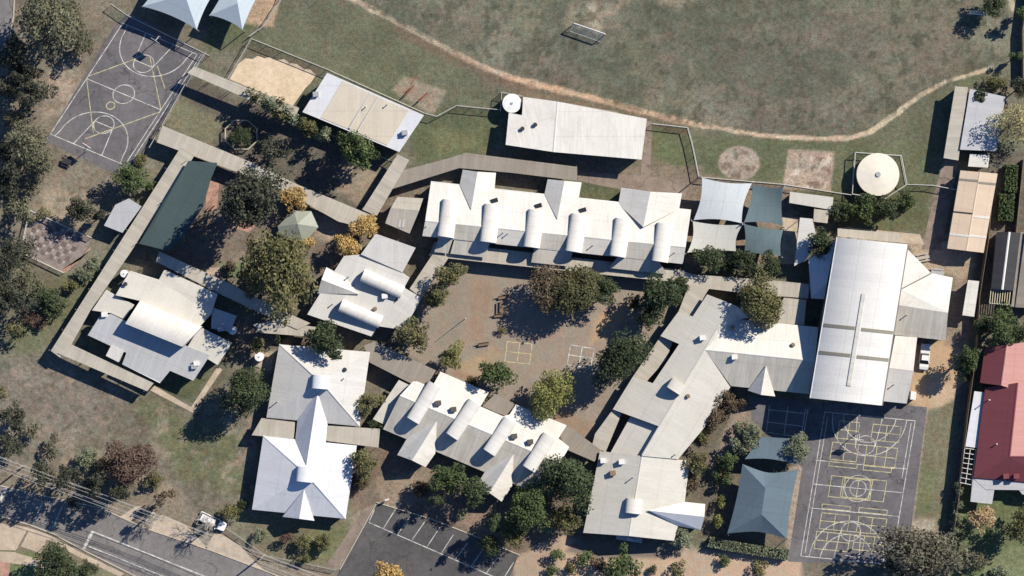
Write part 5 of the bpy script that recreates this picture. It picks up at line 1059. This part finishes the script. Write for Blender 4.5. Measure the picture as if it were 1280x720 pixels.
# courtyard
T(562,343,19,'olive','tall olive tree in the upper left corner of the courtyard','dense',1.2); T(548,371,17,'olive','olive tree just below the tall one in the courtyard corner','dense',1.1); T(518,417,23,'olive','brown-green tree against the pale roof at the left side of the courtyard','open',1.0); T(566,446,17,'lime','small yellow-green courtyard tree beside the orange patch','open',.9)
T(617,465,23,'mid','round grey-green courtyard tree beside the yellow squares','dense',.9); T(690,491,29,'lime','bright yellow-green tree at the bottom of the courtyard','open',.8)
T(688,361,29,'brown','brownish thin tree at the left of the wide courtyard clump','open',.75,group='courtyard clump'); T(718,364,34,'moss','olive-brown tree in the middle of the wide courtyard clump','dense',.72,group='courtyard clump'); T(750,362,23,'dark','dark tree at the right end of the wide courtyard clump','dense',.85,group='courtyard clump')
T(824,367,27,'dark','dark green tree in the upper right courtyard corner','dense',1.0,group='dark courtyard trees'); T(811,395,19,'dark','dark green tree between the corner tree and the step of the cream block','dense',1.0,group='dark courtyard trees'); T(846,357,15,'dark','smaller dark tree touching the verandah at the upper right courtyard corner','dense',.9,group='dark courtyard trees'); T(777,446,34,'dark','broad dark green tree shading the white squares in the courtyard','dense',1.0,group='dark courtyard trees'); T(795,380,11,'dark','slim dark tree on the open side of the upper right courtyard corner','dense',1.1,group='dark courtyard trees')
T(590,478,9,'mid','little bush at the foot of the round grey-green courtyard tree','shrub',1,'shrub','shrub',SH); T(626,413,6,'olive','tiny yellow-green plant in the open courtyard','shrub',.8,'shrub','shrub',SH)
T(950,378,31,'olive','round brown-green tree over the wing of the cream block','dense',1.0); T(936,372,16,'brown','brownish tree against the left side of the brown-green one over the wing','open',1.0)
for x, y, r_, lb in ((886,323,20,'dark tree at the left end of the row below the cream sail'),(908,330,13,'small dark tree second from the left of the row below the sails'),(929,327,18,'dark tree in the middle of the row below the sails'),(962,331,17,'dark tree at the right end of the row below the teal sail')): T(x,y,r_,'dark',lb,'dense',.95,group='dark tree row below the sails')
T(1026,301,19,'dark','round dark tree overhanging the narrow white roof by the big hall','dense',1.2)
for x, y, r_, sp, lb in ((1054,263,17,'dark','dark bush at the left end of the hedge bank below the large tank'),(1080,260,20,'mid','green bush in the middle of the hedge bank below the large tank'),(1107,262,20,'dark','dark bush right of the middle in the hedge bank below the large tank'),(1134,252,15,'mid','green bush at the right end of the hedge bank by the yard path')): T(x,y,r_,sp,lb,'shrub',1.0,'shrub','shrub','hedge bank below the large tank')
T(1270,154,30,'pale','yellowing thin tree over the pale blue shed','sparse',.85); T(1225,121,12,'dark','dark round tree at the top of the pale blue shed','dense',1.2); T(1240,6,17,'dark','dark tree by the small goal at the top right','dense',1.0); T(1272,70,10,'mid','small green tree at the right edge beside the oval','dense',1.2); T(1248,106,15,'olive','olive bush at the end of the dirt track','shrub',1,'shrub','shrub',SH); T(1276,110,14,'black','dark tree at the right edge above the yellowing tree','dense',1.3); T(1276,18,12,'mid','green tree on the right edge beyond the small goal','dense',1.3)
T(1250,411,25,'mid','dark green tree above the red tiled house','dense',.9); T(1228,407,14,'dark','small dark tree left of the one above the red house','dense',.9); T(1276,414,16,'dark','dark tree on the right edge above the pink roof','dense',.9); T(1211,449,19,'mid','green tree between the orange yard and the red tiled house','dense',1.25); T(1212,468,9,'dark','small dark bush at the red house corner','shrub',1,'shrub','shrub',SH)
# bottom right
T(1150,694,47,'taupe','very big grey-brown tree covering the corner of the east court','dense',.95); T(1118,704,20,'black','dark lobe-like tree on the left side of the very big grey-brown tree','dense',1.0); T(1228,650,18,'peach','peach flowering tree below the white verandah','open',.9); T(1274,656,22,'olive','olive tree at the right edge on the bottom garden lawn','dense',1.1); T(1222,700,14,'gum','grey bush at the lower left of the garden lawn','shrub',1.1,'shrub','shrub',SH); T(1250,716,12,'sage','pale bush on the bottom edge of the garden lawn','shrub',1,'shrub','shrub',SH)
for i, (x, y) in enumerate(((1199,612),(1197,630),(1195,647),(1192,664),(1190,681))): T(x,y,8.5,'sage',['topmost pale shrub in the clipped row beside the boundary fence','second pale shrub from the top of the row beside the boundary fence','middle pale shrub in the row beside the boundary fence','second pale shrub from the bottom of the row beside the boundary fence','lowest pale shrub in the row beside the boundary fence'][i],'shrub',1.3,'shrub','shrub','shrub row by the boundary')
T(1186,702,12,'black','dark shrub at the foot of the boundary shrub row','shrub',1.2,'shrub','shrub',SH)
# bottom left
T(70,706,28,'dark','dark spiky tree on the bottom edge at the left, across the street','open',1.0); T(108,712,14,'dark','small dark tree right of the spiky one across the street','open',.9); T(160,580,32,'rust','reddish-brown bushy tree on the lawn above the street','dense',.8); T(108,573,15,'sage','grey-green bush left of the reddish-brown tree','shrub',1.1,'shrub','shrub',SH); T(130,582,12,'olive','olive bush tucked against the reddish-brown tree','shrub',1,'shrub','shrub',SH); T(192,600,12,'olive','olive bush at the right skirt of the reddish-brown tree','shrub',1,'shrub','shrub',SH)
for x, y, r_, sp, h_, lb in ((18,523,19,'black',1.1,'dark tree near the left edge above the power lines'),(40,536,11,'gum',1.0,'small grey gum right of the dark tree above the power lines'),(10,556,18,'black',1.2,'dark tree on the left edge beside the first power pole'),(66,560,12,'gum',1.1,'thin grey gum above the wires, left of the grey-green bush'),(84,598,18,'black',1.7,'dark tree under the wires casting shade on the street, second from left'),(52,594,17,'black',1.7,'dark tree under the wires casting shade on the street, leftmost'),(118,607,18,'black',1.7,'dark tree under the wires casting shade on the street, middle'),(148,616,15,'black',1.8,'dark tree under the wires casting shade on the street, right of the middle'),(4,494,9,'olive',1.0,'small olive bush on the left edge of the lawn'),(205,622,11,'brown',2.2,'thin brown tree beside the pale verge slab')): T(x,y,r_,sp,lb,'open',h_)
T(92,642-14,8,'black','slim dark tree on the road edge','open',1.6)
T(308,490,30,'dark','dark green tree left of the upper pyramid roof','dense',1.0); T(408,424,25,'dark','dark tree overhanging the upper edge of the upper pyramid roof','dense',1.0); T(320,430,13,'olive','olive bush by the small white tank left of the pyramid roofs','dense',1.0); T(350,420,9,'dark','dark bush below the buff lean-to roof','shrub',1.2,'shrub','shrub',SH)
T(460,505,17,'olive','yellow-olive tree between the upper pyramid roof and the saw-tooth block','open',1.0); T(455,578,19,'olive','olive tree at the right side of the lower pyramid roof','open',1.1); T(452,602,14,'brown','brown shrub below the olive tree by the lower pyramid roof','shrub',1,'shrub','shrub',SH); T(468,552-20,11,'dark','dark bush in the gap left of the saw-tooth block','shrub',1.2,'shrub','shrub',SH)
T(285,640,14,'olive','olive bush at the lower left corner of the twin pyramid building','shrub',1,'shrub','shrub',SH)
for x, y, r_, sp, lb in ((325,669,9,'sage','round pale shrub directly below the lower pyramid roof, leftmost'),(357,674,10,'rust','reddish shrub second in the shrub group below the lower pyramid roof'),(380,678,13,'olive','olive shrub in the middle of the group below the lower pyramid roof'),(404,680,14,'olive','broad olive shrub at the right of the group below the lower pyramid roof'),(382,698,9,'olive','small olive shrub under the wires below the shrub group'),(303,630,9,'dark','dark shrub in the shade left of the lower pyramid roof')): T(x,y,r_,sp,lb,'shrub',1,'shrub','shrub',SH)
T(560,598,23,'mid','dark green tree below the first gable of the saw-tooth block','dense',1.0); T(590,612,22,'dark','dark tree under the saw-tooth block, second from the left','dense',1.0); T(545,625,13,'dark','tall pointed dark tree at the head of the car park','cone',1.0); T(528,612,14,'brown','brown thin shrub left of the pointed car park tree','shrub',1,'shrub','shrub',SH); T(578,640,9,'sage','pale shrub between the parking bays and the dark trees','shrub',1,'shrub','shrub',SH)
T(617,655,17,'dark','tall pointed dark tree right of the parking bays','cone',1.0); T(640,668,19,'olive','olive tree at the right corner of the car park','dense',1.0); T(662,636,31,'mid','dark green tree below the second gable of the saw-tooth block','dense',.95); T(710,600,34,'dark','large dense dark tree between the saw-tooth block and the square office','dense',1.0); T(706,650,20,'olive','olive tree at the lower left corner of the square office','dense',.9); T(690,662,11,'sage','pale bush in front of the olive office-corner tree','shrub',1,'shrub','shrub',SH)
T(485,716,22,'gold','golden autumn tree on the bottom edge in the car park','dense',.9,group='autumn trees'); T(612,682,15,'dark','dark rounded tree shading the right parking bays','dense',1.1)
for x, y, r_, sp, lb in ((695,694,10,'mid','round green shrub on the orange earth, nearest the car park'),(690,712,9,'mid','small green shrub on the bottom edge beside the car park'),(732,699,12,'mid','green shrub on the orange earth below the office corner'),(752,706,12,'rust','reddish shrub on the orange earth left of the bottom edge tree'),(817,712,7,'dark','tiny dark shrub on the orange earth'),(848,713,11,'olive','olive shrub on the bottom edge of the orange earth'),(853,673,15,'sage','grey-green shrub beside the office porch')): T(x,y,r_,sp,lb,'shrub',1,'shrub','shrub',SH)
T(905,702,9,'mid','small green shrub on the orange earth below the long clipped hedge','shrub',1,'shrub','shrub',SH); T(950,712,11,'olive','olive shrub on the bottom edge below the blue shade cloth','shrub',1,'shrub','shrub',SH); T(716,712,9,'olive','olive shrub on the bottom edge between two greener shrubs on orange earth','shrub',1,'shrub','shrub',SH)
T(775,712,27,'mid','spreading green tree on the bottom edge below the square office','open',.8)
# garden strip
for x, y, r_, sp, lb in ((906,497,17,'brown','brown-green bush at the top of the garden strip by the cream block'),(918,508,12,'brown','small brown bush below the topmost one in the garden strip'),(893,521,17,'brown','brown bush along the cream block in the garden strip'),(880,545,12,'olive','olive bush at the bend of the cream block wall'),(870,580,17,'olive','yellow-olive bush beside the square office wall'),(866,606,13,'brown','brown bush lower down beside the square office wall'),(938,545,17,'sage','grey-green bush at the upper left corner of the blue shade cloth'),(920,557,13,'sage','grey-green bush left of the blue shade cloth slot'),(911,577,15,'mid','green bush left of the blue shade cloth'),(905,598,12,'mid','green bush lower left of the blue shade cloth'),(902,629,8,'lime','light green shrub on the path left of the blue shade cloth, upper of two'),(897,652,10,'lime','light green shrub on the path left of the blue shade cloth, lower of two'),(926,535,9,'sage','small pale bush at the very top of the blue shade cloth garden')): T(x,y,r_,sp,lb,'shrub',1.2,'shrub','shrub','garden strip shrubs')
T(996,560,19,'sage','round grey-green tree between the blue shade cloth and the east court','dense',.9)
# hedges
def hedge(label, pts, wpx, h, sp):
    g_ = np.random.default_rng(int(pts[0][0])); t_ = thing('hedge', label, 'hedge', W(*pts[0])); V = []; P0 = Vector(W(*pts[0])); wd = wpx*S
    m_ = MB()
    for a, b_ in zip(pts[:-1], pts[1:]):
        A, B = Vector(W(*a, h)), Vector(W(*b_, h)); A.z = B.z = 0; d = B-A; L_ = d.length; u = d.normalized(); nn = Vector((-u.y,u.x,0)); m_.box(((A.x+B.x)/2,(A.y+B.y)/2,h*.42),(L_*.97,wd*.8,h*.8),math.atan2(d.y,d.x))
        for k in range(int(L_*wd*60+L_*h*30)):
            s_, w_, z = g_.random()*L_, (g_.random()-.5)*wd, h*(.85+.25*g_.random())
            if g_.random() < .4: w_ = (1 if g_.random() < .5 else -1)*wd*(.45+.1*g_.random()); z = g_.random()*h
            V.append(A+u*s_+nn*w_+Vector((0,0,z)))
    q = MB()
    for p in V:
        n_ = Vector(g_.normal(size=3))+Vector((0,0,.8)); n_.normalize(); a = n_.orthogonal().normalized()*.17; b_ = n_.cross(a)*.8; q.face([p-a, p-b_, p+a*1.1, p+b_])
    m_.build('branches', plain('hedge_wood', (.04,.045,.03)), t_); q.build('foliage', LEAF[sp], t_)
hedge('long clipped hedge across the foot of the blue shade cloth', [(886,677),(930,686),(986,694)], 12, 1.5, 'sage')
hedge('clipped green hedge block between the peach portable and the right boundary, upper of two', [(1265,206),(1263,240)], 15, 1.9, 'mid'); hedge('clipped green hedge block between the peach portable and the right boundary, lower of two', [(1259,242),(1257,276)], 18, 2.0, 'mid')
# bare tree by the parked car
def bare(label, px, py, h, seed):
    g_ = np.random.default_rng(seed); m_ = MB(); p = W(px, py); t_ = thing('tree', label, 'tree', (p.x, p.y, 0)); br = MB()
    def grow(b, a, d, l, r, n):
        e = a+d*l; b.tube(a, e, r*1.5, r*.9, n=5, caps=False)
        if n == 0: return
        for k in range(3 if n > 1 else 4):
            q = (d+Vector(g_.normal(size=3))*.55+Vector((0,0,.12))).normalized(); grow(br, e-d*l*.25*g_.random(), q, l*(.62+.2*g_.random()), r*.55, n-1)
    grow(m_, Vector((0,0,0)), Vector((.05,0,1)), h*.3, .24, 6); m_.build('trunk', PALEBARK, t_, local=True); br.build('branches', PALEBARK, t_, local=True)
bare('leafless pale tree spreading over the white car on the verge', 268, 655, 7.5, 4); bare('leafless tree at the street edge beside the pale verge slab', 192, 640, 6.5, 8)
